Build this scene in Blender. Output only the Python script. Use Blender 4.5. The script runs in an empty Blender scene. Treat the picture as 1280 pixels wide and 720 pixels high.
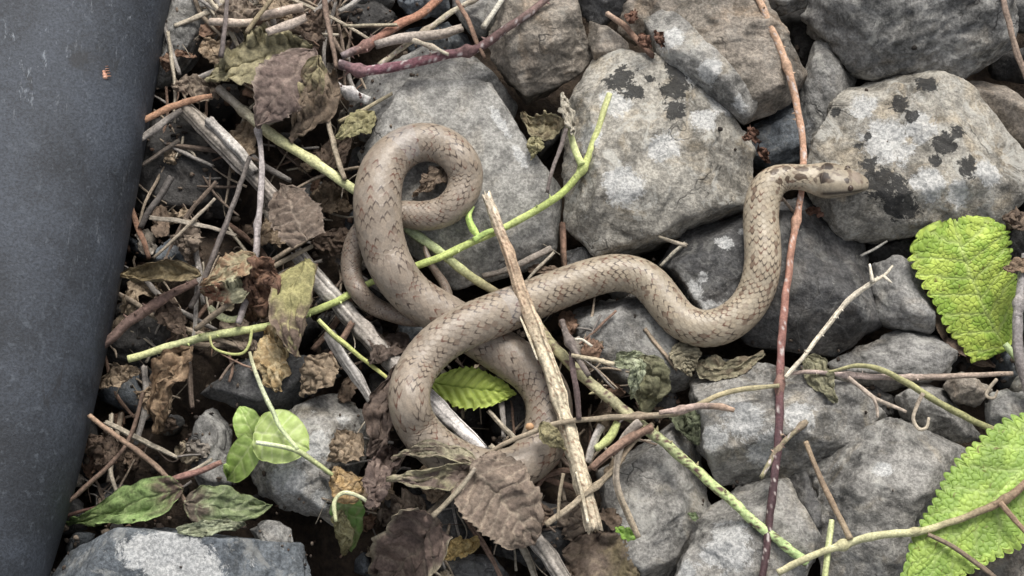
import bpy, bmesh, math, random
import numpy as np
from mathutils import Vector

# ------------------------------------------------------------------ camera, sky, sun, exposure
SC = bpy.context.scene
COL = SC.collection
TILT = math.radians(18)
DIST = 0.62                       # metres from lens to the stones
WIDE = 0.36                       # metres of ground across the picture
LENS = 36.0 * DIST / WIDE
PXM = WIDE / 1280.0               # metres per photograph pixel
cam_d = bpy.data.cameras.new('camera'); cam = bpy.data.objects.new('camera', cam_d); COL.objects.link(cam)
cam_d.lens = LENS; cam_d.sensor_width = 36; cam_d.clip_start = 0.02; cam_d.clip_end = 100
cam.location = (0, -DIST * math.sin(TILT), DIST * math.cos(TILT)); cam.rotation_euler = (TILT, 0, 0)
SC.camera = cam

SUN_EL, SUN_AZ = 50, 78           # degrees; azimuth counter-clockwise from +X (light from the far side)
world = bpy.data.worlds.new('World'); SC.world = world; world.use_nodes = True
wn = world.node_tree; bg = wn.nodes['Background']
sky = wn.nodes.new('ShaderNodeTexSky'); sky.sky_type = 'NISHITA'; sky.sun_disc = False
sky.sun_elevation = math.radians(SUN_EL); sky.sun_rotation = math.radians(90 - SUN_AZ)
sky.air_density = 1.0; sky.dust_density = 4.0; sky.ozone_density = 1.0
hs = wn.nodes.new('ShaderNodeHueSaturation'); hs.inputs['Saturation'].default_value = 0.28   # overcast: nearly grey sky
wn.links.new(sky.outputs[0], hs.inputs['Color']); wn.links.new(hs.outputs[0], bg.inputs[0])
bg.inputs[1].default_value = 0.1
sun_d = bpy.data.lights.new('sun', 'SUN'); sun_d.energy = 1.5; sun_d.angle = math.radians(24); sun_d.color = (1.0, 0.965, 0.91)
sun = bpy.data.objects.new('sun', sun_d); COL.objects.link(sun)
sv = Vector((math.cos(math.radians(SUN_EL)) * math.cos(math.radians(SUN_AZ)), math.cos(math.radians(SUN_EL)) * math.sin(math.radians(SUN_AZ)), math.sin(math.radians(SUN_EL))))
sun.rotation_euler = sv.to_track_quat('Z', 'Y').to_euler(); sun.location = sv * 2
SC.view_settings.view_transform = 'Standard'; SC.view_settings.look = 'None'
SC.view_settings.exposure = 0.85; SC.view_settings.gamma = 1.0; SC.view_settings.use_curve_mapping = False
SC.cycles.use_denoising = True
SC.cycles.max_bounces = 6

random.seed(7); RNG = np.random.default_rng(7)

# ------------------------------------------------------------------ measuring helpers
CP = np.array([0, -DIST * math.sin(TILT), DIST * math.cos(TILT)])
RX = np.array([1.0, 0, 0]); RY = np.array([0, math.cos(TILT), math.sin(TILT)]); RZ = np.array([0, -math.sin(TILT), math.cos(TILT)])
def P(px, py, z):
    """point of the place at height z that the photograph shows at (px, py)"""
    px = np.asarray(px, float); py = np.asarray(py, float); z = np.asarray(z, float)
    xc = (px - 640) / 1280 * WIDE / DIST; yc = (360 - py) / 1280 * WIDE / DIST
    d = xc[..., None] * RX + yc[..., None] * RY - RZ
    k = (z - CP[2]) / d[..., 2]
    return CP + d * k[..., None]

# height map of everything built so far (1 mm cells)
HX0, HY0, HN, HM = -0.36, -0.30, 720, 640
GROUND = -0.046
hmap = np.full((HM, HN), GROUND)
def splat(v):
    ix = ((v[:, 0] - HX0) * 1000).astype(int); iy = ((v[:, 1] - HY0) * 1000).astype(int)
    ok = (ix >= 0) & (ix < HN) & (iy >= 0) & (iy < HM)
    np.maximum.at(hmap, (iy[ok], ix[ok]), v[ok, 2])
def close_holes():
    global hmap
    h = hmap
    m = h.copy()
    for dy in (-1, 0, 1):
        for dx in (-1, 0, 1):
            m = np.maximum(m, np.roll(np.roll(h, dy, 0), dx, 1) - 0.0008)
    hmap = np.where(h < m - 0.003, m, h)
def hm(x, y):
    ix = np.clip(((np.asarray(x) - HX0) * 1000).astype(int), 0, HN - 1); iy = np.clip(((np.asarray(y) - HY0) * 1000).astype(int), 0, HM - 1)
    return hmap[iy, ix]
def onhm(px, py, off=0.0):
    px = np.atleast_1d(np.asarray(px, float)); py = np.atleast_1d(np.asarray(py, float)); off = np.broadcast_to(off, px.shape)
    out = np.full(px.shape, GROUND); done = np.zeros(px.shape, bool)
    for z in np.arange(0.075, GROUND, -0.0005):
        p = P(px, py, np.full(px.shape, z))
        hit = (~done) & (z <= hm(p[:, 0], p[:, 1]) + off)
        out[hit] = z; done |= hit
        if done.all(): break
    return out

# ------------------------------------------------------------------ noise
_perm = RNG.permutation(256); _perm = np.concatenate([_perm, _perm, _perm])
_g = RNG.normal(size=(256, 3)).astype(np.float32); _g /= np.linalg.norm(_g, axis=1)[:, None]
def pnoise(p):
    p = np.asarray(p, np.float32)
    i = np.floor(p).astype(np.int64); f = p - i; i &= 255
    u = f * f * f * (f * (f * 6 - 15) + 10)
    out = 0
    for dx in (0, 1):
        for dy in (0, 1):
            for dz in (0, 1):
                h = _perm[_perm[_perm[i[:, 0] + dx] + i[:, 1] + dy] + i[:, 2] + dz]
                g = _g[h]
                w = (u[:, 0] if dx else 1 - u[:, 0]) * (u[:, 1] if dy else 1 - u[:, 1]) * (u[:, 2] if dz else 1 - u[:, 2])
                out = out + w * (g[:, 0] * (f[:, 0] - dx) + g[:, 1] * (f[:, 1] - dy) + g[:, 2] * (f[:, 2] - dz))
    return out * 1.5
def fbm(p, n, gain=0.5):
    a, s, o = 1.0, 1.0, 0
    for k in range(n):
        o = o + a * pnoise(p * s + 17.3 * k); a *= gain; s *= 2.03
    return o
def gauss(a, sig):
    n = max(1, int(sig * 3)); k = np.exp(-0.5 * (np.arange(-n, n + 1) / max(sig, 1e-3)) ** 2); k /= k.sum()
    return np.convolve(np.pad(a, n, mode='edge'), k, mode='valid')
def catmull(pts, step):
    pts = np.asarray(pts, float)
    if len(pts) == 2: 
        n = max(3, int(np.linalg.norm(pts[1, :2] - pts[0, :2]) / step)); t = np.linspace(0, 1, n)[:, None]
        return pts[0] * (1 - t) + pts[1] * t
    q = np.vstack([2 * pts[0] - pts[1], pts, 2 * pts[-1] - pts[-2]]); out = []
    for i in range(1, len(q) - 2):
        n = max(2, int(np.linalg.norm(q[i + 1, :2] - q[i, :2]) / step)); t = np.linspace(0, 1, n, endpoint=False)[:, None]
        a, b, c, d = q[i - 1], q[i], q[i + 1], q[i + 2]
        out.append(0.5 * (2 * b + (c - a) * t + (2 * a - 5 * b + 4 * c - d) * t ** 2 + (3 * b - a - 3 * c + d) * t ** 3))
    out.append(pts[-1:]); return np.vstack(out)
def lin(h):
    """'8a7b6c' sRGB hex -> linear"""
    v = np.array([int(h[i:i + 2], 16) for i in (0, 2, 4)]) / 255.0
    return np.where(v <= 0.04045, v / 12.92, ((v + 0.055) / 1.055) ** 2.4)

# ------------------------------------------------------------------ object helpers
def mesh_of(name, v, f, mat=None, col=None, attrs=None, smooth=True):
    me = bpy.data.meshes.new(name); v = np.asarray(v, np.float32); f = np.asarray(f, np.int32); k = f.shape[1]
    me.vertices.add(len(v)); me.vertices.foreach_set('co', v.ravel())
    me.loops.add(f.size); me.loops.foreach_set('vertex_index', f.ravel())
    me.polygons.add(len(f)); me.polygons.foreach_set('loop_start', np.arange(0, f.size, k, dtype=np.int32))
    me.update(calc_edges=True)
    if smooth: me.polygons.foreach_set('use_smooth', np.ones(len(f), bool))
    if mat: me.materials.append(mat)
    if col is not None:
        a = me.attributes.new('Col', 'FLOAT_COLOR', 'POINT'); c = np.ones((len(v), 4), np.float32); c[:, :3] = np.clip(col, 0.002, 1); a.data.foreach_set('color', c.ravel())
    for n, d in (attrs or {}).items():
        a = me.attributes.new(n, 'FLOAT', 'POINT'); a.data.foreach_set('value', np.asarray(d, np.float32))
    return me
def link(name, me, parent=None, origin=(0, 0, 0)):
    o = bpy.data.objects.new(name, me); COL.objects.link(o)
    if parent is not None: o.parent = parent
    o.location = origin; return o
def thing(name, v, f, mat, label, cat, group=None, kind=None, parent=None, col=None, attrs=None, smooth=True, do_splat=True):
    """one mesh object with its origin at its own base; parts keep their thing's frame"""
    v = np.asarray(v, float)
    if do_splat: splat(v)
    if parent is None: org = np.array([v[:, 0].mean(), v[:, 1].mean(), v[:, 2].min()])
    else: org = np.array(parent['_org'])
    me = mesh_of(name, v - org, f, mat, col, attrs, smooth)
    o = link(name, me, parent, (0, 0, 0) if parent is not None else tuple(org))
    if parent is None: o['_org'] = [float(x) for x in org]; ALL.append(o)
    if label: o['label'] = label
    if cat: o['category'] = cat
    if group: o['group'] = group
    if kind: o['kind'] = kind
    return o
ALL = []

# ------------------------------------------------------------------ materials
def new_mat(name):
    m = bpy.data.materials.new(name); m.use_nodes = True; return m, m.node_tree, m.node_tree.nodes['Principled BSDF']
def N(nt, t, **kw):
    n = nt.nodes.new(t)
    for k, v in kw.items():
        if hasattr(n, k) and not isinstance(n.inputs.get(k) if hasattr(n.inputs, 'get') else None, bpy.types.NodeSocket): setattr(n, k, v)
        else: n.inputs[k].default_value = v
    return n
def noise(nt, vec, scale, detail=4, rough=0.55, dist=0.0):
    n = nt.nodes.new('ShaderNodeTexNoise'); n.inputs['Scale'].default_value = scale; n.inputs['Detail'].default_value = detail
    n.inputs['Roughness'].default_value = rough; n.inputs['Distortion'].default_value = dist; nt.links.new(vec, n.inputs['Vector']); return n.outputs['Fac']
def ramp(nt, fac, lo, hi, a=0.0, b=1.0):
    n = nt.nodes.new('ShaderNodeMapRange'); n.inputs['From Min'].default_value = lo; n.inputs['From Max'].default_value = hi
    n.inputs['To Min'].default_value = a; n.inputs['To Max'].default_value = b; n.interpolation_type = 'SMOOTHSTEP'; nt.links.new(fac, n.inputs['Value']); return n.outputs['Result']
def mixc(nt, fac, a, b, mode='MIX'):
    n = nt.nodes.new('ShaderNodeMix'); n.data_type = 'RGBA'; n.blend_type = mode
    for sock, v in ((n.inputs[0], fac), (n.inputs[6], a), (n.inputs[7], b)):
        if isinstance(v, bpy.types.NodeSocket): nt.links.new(v, sock)
        elif np.isscalar(v): sock.default_value = v
        else: sock.default_value = (*[float(x) for x in v][:3], 1)
    return n.outputs[2]
def math2(nt, op, a, b):
    n = nt.nodes.new('ShaderNodeMath'); n.operation = op
    for sock, v in zip(n.inputs, (a, b)):
        if isinstance(v, bpy.types.NodeSocket): nt.links.new(v, sock)
        else: sock.default_value = v
    return n.outputs[0]
def attr(nt, name):
    n = nt.nodes.new('ShaderNodeAttribute'); n.attribute_name = name; return n

def rock_mat(name, dark, light, warm, warm_amt=0.3, fleck=0.25, crust=0.0, bump=1.0, rough=0.8):
    m, nt, b = new_mat(name); pos = nt.nodes.new('ShaderNodeNewGeometry').outputs['Position']
    big = noise(nt, pos, 38, 4, 0.6, 0.5); med = noise(nt, pos, 170, 6, 0.72, 0.15); fine = noise(nt, pos, 900, 2, 0.7); w = noise(nt, pos, 55, 3, 0.6, 1.2)
    c = mixc(nt, ramp(nt, big, 0.36, 0.66), lin(dark), lin(light))
    c = mixc(nt, ramp(nt, med, 0.35, 0.68, 0.0, 0.75), c, mixc(nt, 0.5, lin(dark), lin(light)), 'MIX')
    c = mixc(nt, ramp(nt, w, 0.5, 0.72, 0.0, warm_amt), c, lin(warm))
    c = mixc(nt, 1.0, c, ramp(nt, fine, 0.36, 0.64, 0.72, 1.24), 'MULTIPLY'); c = mixc(nt, 1.0, c, ramp(nt, med, 0.38, 0.62, 0.68, 1.26), 'MULTIPLY')
    # mineral flecks and thin calcite veins
    fl = noise(nt, pos, 420, 3, 0.8, 0.3); c = mixc(nt, ramp(nt, fl, 0.62, 0.72, 0.0, fleck), c, lin('c6c4bd'))
    vo = nt.nodes.new('ShaderNodeTexVoronoi'); vo.feature = 'DISTANCE_TO_EDGE'; vo.inputs['Scale'].default_value = 26
    wv = nt.nodes.new('ShaderNodeVectorMath'); wv.operation = 'ADD'; nn = nt.nodes.new('ShaderNodeTexNoise'); nn.inputs['Scale'].default_value = 60; nn.inputs['Detail'].default_value = 3
    sc = nt.nodes.new('ShaderNodeVectorMath'); sc.operation = 'SCALE'; sc.inputs['Scale'].default_value = 0.03
    nt.links.new(pos, nn.inputs['Vector']); nt.links.new(nn.outputs['Color'], sc.inputs[0]); nt.links.new(pos, wv.inputs[0]); nt.links.new(sc.outputs[0], wv.inputs[1]); nt.links.new(wv.outputs[0], vo.inputs['Vector'])
    vein = ramp(nt, vo.outputs['Distance'], 0.0, 0.02, 1.0, 0.0); sel = ramp(nt, noise(nt, pos, 30, 3), 0.55, 0.65)
    c = mixc(nt, math2(nt, 'MULTIPLY', math2(nt, 'MULTIPLY', vein, sel), 0.22), c, lin('b9b6ae'))
    crk = math2(nt, 'MULTIPLY', ramp(nt, vo.outputs['Distance'], 0.0, 0.013, 1.0, 0.0), ramp(nt, noise(nt, pos, 24, 2), 0.46, 0.38))
    c = mixc(nt, math2(nt, 'MULTIPLY', crk, 0.75), c, lin('2a2826'))
    if crust > 0:      # pale lichen crust
        cr = ramp(nt, math2(nt, 'ADD', noise(nt, pos, 85, 5, 0.75, 0.8), 0.0), 0.52, 0.63, 0.0, crust); c = mixc(nt, cr, c, lin('b5b3ab'))
    wh = ramp(nt, math2(nt, 'ADD', math2(nt, 'MULTIPLY', attr(nt, 'pale').outputs['Fac'], 2.0), math2(nt, 'MULTIPLY', math2(nt, 'SUBTRACT', noise(nt, pos, 130, 6, 0.85, 0.5), 0.5), 5.0)), 0.2, 0.7, 0, 0.68)
    c = mixc(nt, wh, c, mixc(nt, ramp(nt, fine, 0.4, 0.62), lin('a3a4a2'), lin('cfcecb')))
    sp = ramp(nt, math2(nt, 'ADD', attr(nt, 'spot').outputs['Fac'], math2(nt, 'MULTIPLY', math2(nt, 'SUBTRACT', noise(nt, pos, 200, 4, 0.75, 0.5), 0.5), 2.6)), 0.12, 0.3, 0, 0.92)
    c = mixc(nt, sp, c, mixc(nt, ramp(nt, fl, 0.6, 0.68), lin('222222'), lin('77756f')))
    nt.links.new(c, b.inputs['Base Color']); b.inputs['Roughness'].default_value = rough; b.inputs['Specular IOR Level'].default_value = 0.35
    h = math2(nt, 'ADD', math2(nt, 'MULTIPLY', med, 1.6), math2(nt, 'MULTIPLY', fine, 0.45)); h = math2(nt, 'ADD', h, math2(nt, 'MULTIPLY', sp, 0.12)); h = math2(nt, 'SUBTRACT', h, math2(nt, 'MULTIPLY', crk, 0.5))
    bu = nt.nodes.new('ShaderNodeBump'); bu.inputs['Strength'].default_value = 0.7 * bump; bu.inputs['Distance'].default_value = 0.0009
    nt.links.new(h, bu.inputs['Height']); nt.links.new(bu.outputs[0], b.inputs['Normal']); return m
RM = {
 'pale': rock_mat('rock_pale', '6a665e', 'aaa59a', '9c8d74', 0.5, 0.4, 0.6),
 'mid': rock_mat('rock_grey', '585754', '918f8b', '857b6c', 0.35, 0.25, 0.4),
 'flat': rock_mat('rock_fine_grained', '787672', '989690', '8f887c', 0.4, 0.2, 0.15, 0.7),
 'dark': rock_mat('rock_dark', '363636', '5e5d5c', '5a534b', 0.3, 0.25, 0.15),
 'blue': rock_mat('rock_blue_grey', '42474c', '6c7175', '65625c', 0.2, 0.25, 0.25),
 'brown': rock_mat('rock_brown_grey', '6a645b', '968c80', '85735f', 0.65, 0.12, 0.15),
 'light': rock_mat('rock_light_grey', '5e5c58', '9b9892', '8d8068', 0.4, 0.45, 0.42),
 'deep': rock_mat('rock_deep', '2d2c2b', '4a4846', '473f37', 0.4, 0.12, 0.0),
}
def plant_mat(name, rough=0.7, grain=0.3, scale=700, bump=0.3, trans=0.0, spec=0.3, sat=0.82):
    m, nt, b = new_mat(name); pos = nt.nodes.new('ShaderNodeNewGeometry').outputs['Position']
    c = attr(nt, 'Col').outputs['Color']; n1 = noise(nt, pos, scale, 5, 0.65); n2 = noise(nt, pos, scale * 0.16, 3, 0.5)
    c = mixc(nt, 1.0, c, ramp(nt, n1, 0.25, 0.75, 1 - grain, 1 + grain), 'MULTIPLY'); c = mixc(nt, 1.0, c, ramp(nt, n2, 0.3, 0.7, 1 - grain * 0.5, 1 + grain * 0.5), 'MULTIPLY')
    hsn = nt.nodes.new('ShaderNodeHueSaturation'); hsn.inputs['Saturation'].default_value = sat; nt.links.new(c, hsn.inputs['Color']); c = hsn.outputs[0]
    nt.links.new(c, b.inputs['Base Color']); b.inputs['Roughness'].default_value = rough; b.inputs['Specular IOR Level'].default_value = spec
    bu = nt.nodes.new('ShaderNodeBump'); bu.inputs['Strength'].default_value = bump; bu.inputs['Distance'].default_value = 0.0006
    nt.links.new(n1, bu.inputs['Height']); nt.links.new(bu.outputs[0], b.inputs['Normal'])
    if trans > 0:
        tr = nt.nodes.new('ShaderNodeBsdfTranslucent'); nt.links.new(c, tr.inputs[0]); mx = nt.nodes.new('ShaderNodeMixShader'); mx.inputs[0].default_value = trans
        nt.links.new(b.outputs[0], mx.inputs[1]); nt.links.new(tr.outputs[0], mx.inputs[2]); nt.links.new(mx.outputs[0], nt.nodes['Material Output'].inputs[0])
    return m
M_WOOD = plant_mat('dry_wood', 0.85, 0.42, 900, 0.6)
M_STEM = plant_mat('stem_skin', 0.68, 0.34, 1100, 0.45, 0, 0.3)
M_DRY = plant_mat('dry_leaf', 0.75, 0.38, 850, 0.75, 0.12, 0.3, 0.85)
M_LEAF = plant_mat('green_leaf', 0.5, 0.14, 500, 0.25, 0.15, 0.35, 0.93)
M_SNAKE = plant_mat('snake_skin', 0.42, 0.16, 1500, 0.14, 0, 0.45, 0.96)

# ------------------------------------------------------------------ stones
_ico = {}
def ico(s):
    if s not in _ico:
        bm = bmesh.new(); bmesh.ops.create_icosphere(bm, subdivisions=s, radius=1.0); bm.verts.ensure_lookup_table()
        _ico[s] = (np.array([v.co[:] for v in bm.verts]), np.array([[v.index for v in f.verts] for f in bm.faces])); bm.free()
    return _ico[s]
def hull2(p):
    p = sorted(map(tuple, p)); 
    def half(q):
        h = []
        for a in q:
            while len(h) > 1 and (h[-1][0] - h[-2][0]) * (a[1] - h[-2][1]) - (h[-1][1] - h[-2][1]) * (a[0] - h[-2][0]) <= 0: h.pop()
            h.append(a)
        return h
    return np.array(half(p)[:-1] + half(p[::-1])[:-1])
def stone_mesh(W, zmid, top, bottom, facets, rng, sub, chips=6, amp=1.0, p=260, smooth_top=0.0, grow=1.045):
    H = hull2(W[:, :2]); c = np.array([H[:, 0].mean(), H[:, 1].mean(), zmid]); Q = (H - c[:2]) * grow
    while len(Q) > 7:                      # keep the main corners so the faces stay broad
        k = np.array([abs(np.cross(Q[i] - Q[i - 1], Q[(i + 1) % len(Q)] - Q[i - 1])) for i in range(len(Q))])
        if k.min() > 0.06 * np.ptp(Q[:, 0]) * np.ptp(Q[:, 1]): break
        Q = np.delete(Q, k.argmin(), 0)
    ext = np.array([np.abs(Q[:, 0]).max(), np.abs(Q[:, 1]).max()]); size = ext.mean()
    v, f = ico(sub); d = v * np.array([ext[0], ext[1], max(0.45 * size, (top - bottom) * 0.5)]); d /= np.linalg.norm(d, axis=1)[:, None]
    nrm, off = [], []
    for i in range(len(Q)):
        a, b = Q[i], Q[(i + 1) % len(Q)]; e = b - a; L = np.linalg.norm(e)
        if L < 1e-5: continue
        n = np.array([e[1], -e[0]]) / L; o = n @ a
        if o <= 1e-4: continue
        for al in (math.radians(rng.choice([6, 14, 24, 38]) + rng.uniform(-4, 4)), -math.radians(rng.uniform(8, 26))):
            nrm.append([n[0] * math.cos(al), n[1] * math.cos(al), math.sin(al)]); off.append(o * math.cos(al))
    ta, tt = rng.uniform(0, 6.28), math.radians(rng.uniform(2, 7)) * (1 - smooth_top)
    nrm.append([math.cos(ta) * math.sin(tt), math.sin(ta) * math.sin(tt), math.cos(tt)]); off.append(top - zmid)
    nrm.append([0, 0, -1]); off.append(zmid - bottom)
    for (pt, az, tilt) in facets:
        a, t = math.radians(az), math.radians(tilt); n = np.array([math.cos(a) * math.sin(t), math.sin(a) * math.sin(t), math.cos(t)]); o = n @ (pt - c)
        if o > 0.002: nrm.append(n); off.append(o)
    nrm = np.array(nrm); off = np.array(off)
    def radius(nn, oo): 
        g = np.clip(d @ nn.T / oo, 0, None); m = g.max(1); return 1 / (m * ((g / m[:, None]) ** p).sum(1) ** (1 / p))
    r = radius(nrm, off); pts = d * r[:, None]
    cn = rng.normal(size=(chips, 3)); cn[:, 2] += 0.35; cn /= np.linalg.norm(cn, axis=1)[:, None]
    co = (pts @ cn.T).max(0) * rng.uniform(0.95, 1.0, chips)
    k = 5; ca, ct = rng.uniform(0, 6.28, k), np.radians(rng.uniform(14, 48, k)) * (1 if amp > 0.58 else 0.5); cn2 = np.stack([np.cos(ca) * np.sin(ct), np.sin(ca) * np.sin(ct), np.cos(ct)], 1)
    cn = np.vstack([cn, cn2]); co = np.concatenate([co, (pts @ cn2.T).max(0) * rng.uniform(0.8, 0.97, k)])
    r = radius(np.vstack([nrm, cn]), np.concatenate([off, co])); pts = d * r[:, None]
    w = pts + rng.uniform(-5, 5, 3)
    A = np.linalg.qr(rng.normal(size=(3, 3)))[0] * np.array([[1.0], [0.8], [2.6]]); wb = w @ A.T      # bedding direction of the stone
    disp = size * 0.010 * fbm(w / size * 1.5, 2) + amp * (0.0005 * fbm(wb / 0.012, 3) - 0.0007 * np.abs(fbm(wb / 0.014 + 9, 2)) + 0.00045 * fbm(w / 0.0035, 2 if sub > 4 else 1))
    # broken ledges along the bedding
    q = fbm(wb / 0.024 + 31, 2) * 2.4; st = (np.floor(q) + np.clip((q - np.floor(q)) * 9, 0, 1)) / 2.4
    disp = disp + amp * 0.0018 * st
    return c + d * (r + disp)[:, None], f
def stone(label, outline, top, mat, seed, facets=(), bottom=None, sub=5, spots=(), pale=(), group=None, amp=1.0, chips=6, name='rock', smooth_top=0.0, mid=None, p=260):
    rng = np.random.default_rng(seed); o = np.array(outline, float); size = (np.ptp(o[:, 0]) + np.ptp(o[:, 1])) / 2 * PXM
    top = top / 1000; bottom = GROUND - 0.001 if bottom is None else bottom / 1000
    bottom = max(bottom, top - 0.95 * size); zmid = top - 0.36 * (top - bottom) if mid is None else mid / 1000
    W = P(o[:, 0], o[:, 1], np.full(len(o), zmid))
    fc = [(P(a, b, top + dz / 1000.), az, t) for (a, b, az, t, dz) in facets]
    v, f = stone_mesh(W, zmid, top, bottom, fc, rng, sub, chips, amp, p, smooth_top)
    at = {}
    for nm, lst in (('spot', spots), ('pale', pale)):
        if not lst: continue
        val = np.full(len(v), -1.5)
        for s in lst:
            x, y, rr = s[:3]; c = P(x, y, top); ax = s[3] if len(s) > 3 else 1.0; an = math.radians(s[4]) if len(s) > 4 else 0
            dx, dy = v[:, 0] - c[0], v[:, 1] - c[1]; u, w = dx * math.cos(an) + dy * math.sin(an), -dx * math.sin(an) + dy * math.cos(an)
            val = np.maximum(val, 1 - np.sqrt((u / ax) ** 2 + w ** 2 + 0.15 * (v[:, 2] - c[2]) ** 2) / (rr * PXM) )
        at[nm] = np.clip(val, -1.5, 1)
    for nm in ('spot', 'pale'):
        if nm not in at: at[nm] = np.full(len(v), -1.5)
    return thing(name, v, f, RM[mat], label, 'rock', group, None, None, None, at)

# ------------------------------------------------------------------ the ground
gx = np.concatenate([np.linspace(-3, -0.45, 18), np.linspace(-0.42, 0.42, 260), np.linspace(0.45, 3, 18)]); gy = gx.copy()
GX, GY = np.meshgrid(gx, gy); gv = np.stack([GX.ravel(), GY.ravel(), np.zeros(GX.size)], 1)
gv[:, 2] = GROUND + 0.004 * fbm(gv / 0.05, 3) * np.exp(-(np.maximum(np.abs(gv[:, 0]), np.abs(gv[:, 1])) / 1.2) ** 2)
MND = [(250,40,75,27),(350,40,75,29),(400,110,50,26),(330,120,60,24),(330,230,60,20),(250,330,75,20),(340,350,60,22),(170,420,60,18),(230,450,60,20),(410,330,40,20),(160,560,60,16),(220,620,50,16),(440,440,50,18),(480,540,45,18),(440,650,55,18),(520,680,60,20),(600,690,60,20),(690,620,55,18),(640,510,45,16),(740,540,45,19),(720,450,35,17)]
def mound(x, y):
    x = np.asarray(x); h = np.zeros_like(x)
    for (a, b_, s_, mm) in MND:
        q = P(a, b_, -0.02); h = np.maximum(h, mm / 1000 * np.exp(-(((x - q[0]) ** 2 + (y - q[1]) ** 2) / (s_ * PXM) ** 2) ** 1.5))
    return h
gv[:, 2] += mound(gv[:, 0], gv[:, 1]); gv[:, 2] += np.where(mound(gv[:, 0], gv[:, 1]) > 0.003, 0.0025, 0) * fbm(gv / 0.008, 2)
YY, XX = np.mgrid[0:HM, 0:HN]; hmap = np.maximum(hmap, GROUND + mound(HX0 + XX / 1000, HY0 + YY / 1000))
ng = len(gx); gi = np.arange(ng * ng).reshape(ng, ng); gf = np.stack([gi[:-1, :-1].ravel(), gi[:-1, 1:].ravel(), gi[1:, 1:].ravel(), gi[1:, :-1].ravel()], 1)
m, nt, b = new_mat('dark_soil'); pos = nt.nodes.new('ShaderNodeNewGeometry').outputs['Position']
n1 = noise(nt, pos, 160, 8, 0.7); n2 = noise(nt, pos, 18, 4)
nt.links.new(mixc(nt, ramp(nt, n1, 0.35, 0.7), mixc(nt, n2, lin('2a221b'), lin('3b3027')), lin('5b4d3f')), b.inputs['Base Color']); b.inputs['Roughness'].default_value = 0.95
bu = nt.nodes.new('ShaderNodeBump'); bu.inputs['Strength'].default_value = 1; bu.inputs['Distance'].default_value = 0.004; nt.links.new(n1, bu.inputs['Height']); nt.links.new(bu.outputs[0], b.inputs['Normal'])
g = link('ground', mesh_of('ground', gv, gf, m)); g['kind'] = 'structure'; g['label'] = 'dark crumbly soil under the broken stones'

# ------------------------------------------------------------------ the stones one can tell apart
stone('big pale grey rock with black lichen patches on its upper edge, beside the snake', [(705,200),(708,150),(722,95),(745,76),(800,69),(868,74),(888,97),(914,150),(938,190),(941,225),(930,255),(868,286),(828,298),(808,312),(765,320),(748,320),(733,303),(712,280),(704,240)],
      9, 'pale', 3, [(800,180,100,7,0),(830,275,285,42,-5),(730,270,215,38,-5),(905,200,355,40,-5)], sub=6, mid=-6, smooth_top=1,
      spots=[(776,95,20,1.4,40),(793,112,15),(735,100,8,0.6),(845,82,18,1.0),(848,108,24,1.0),(845,135,18,0.9),(815,94,9)], pale=[(858,90,17),(905,120,26,1.0),(770,125,26),(830,185,28),(880,150,22),(780,230,32),(740,170,22)])
stone('huge rough dark grey boulder with a broad flat top, highest of the rocks', [(1008,-5),(1010,22),(1025,32),(1035,48),(1050,70),(1070,90),(1100,99),(1145,98),(1180,107),(1212,97),(1242,76),(1266,55),(1264,20),(1258,-30),(1235,-70),(1100,-80),(1020,-45)],
      20, 'mid', 8, [(1130,12,268,52,-1),(1130,-5,95,4,0),(1250,30,330,55,-4)], sub=6, amp=1.7, mid=-4, smooth_top=1, chips=6)
stone('large grey rock with round black lichen spots under the snake head', [(1147,88),(1115,100),(1050,118),(1030,137),(1018,180),(1003,215),(1005,255),(1020,280),(1047,298),(1107,305),(1140,296),(1180,284),(1250,282),(1287,255),(1300,220),(1262,178),(1215,130),(1180,108)],
      8, 'pale', 12, [(1120,170,150,9,0),(1200,150,20,22,-1),(1110,262,280,46,-4),(1215,250,290,38,-5),(1035,200,185,24,-3)], sub=6, mid=-7, smooth_top=1,
      spots=[(1122,130,15),(1140,145,10),(1208,208,17),(1180,180,17,1.2),(1195,165,14),(1073,181,7),(1085,170,7),(1170,200,12),(1102,228,27,1.25,-30),(1086,206,14),(1128,252,22,1.3,-20),(1160,105,14,1.2),(1045,135,9,1.3)], pale=[(1110,180,40),(1235,215,22),(1080,130,22),(1150,160,25),(1160,230,24),(1200,240,20)])
stone('pointed grey stone wedged between two large boulders', [(1030,47),(1046,62),(1070,98),(1062,125),(1040,160),(1015,195),(1003,170),(999,118),(1006,90),(1015,65)], 0, 'mid', 21, [(1045,90,20,28,0),(1012,140,200,30,-1)], pale=[(1010,150,14)])
stone('brown-grey stone tucked behind the lichen spotted rock', [(1180,112),(1220,103),(1255,110),(1285,126),(1310,160),(1300,200),(1265,185),(1210,140)], 0, 'brown', 26, [(1250,125,90,24,0)])
stone('broad tan-grey rock leaning back under the red-brown stem', [(790,-12),(860,-22),(945,-10),(965,20),(985,55),(1004,92),(998,108),(985,125),(960,140),(930,148),(905,115),(860,70),(805,30)], 10, 'brown', 33, [(900,70,150,7,0),(985,100,350,48,-5),(940,140,285,50,-6)], sub=6, mid=-5, smooth_top=1, chips=6)
stone('slim bluish white slab lying against the tan-grey rock', [(806,24),(832,15),(848,19),(870,58),(912,92),(948,126),(942,140),(926,149),(896,112),(866,78),(822,68)], 15, 'light', 39, [(870,75,120,22,0),(860,70,240,30,0)], pale=[(840,40,24),(890,85,18),(930,125,18)], bottom=-14)
stone('small tan stone behind the bluish white slab', [(772,14),(788,-22),(840,-24),(850,5),(838,22),(806,28),(796,52),(778,38)], 0, 'brown', 41)
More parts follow.
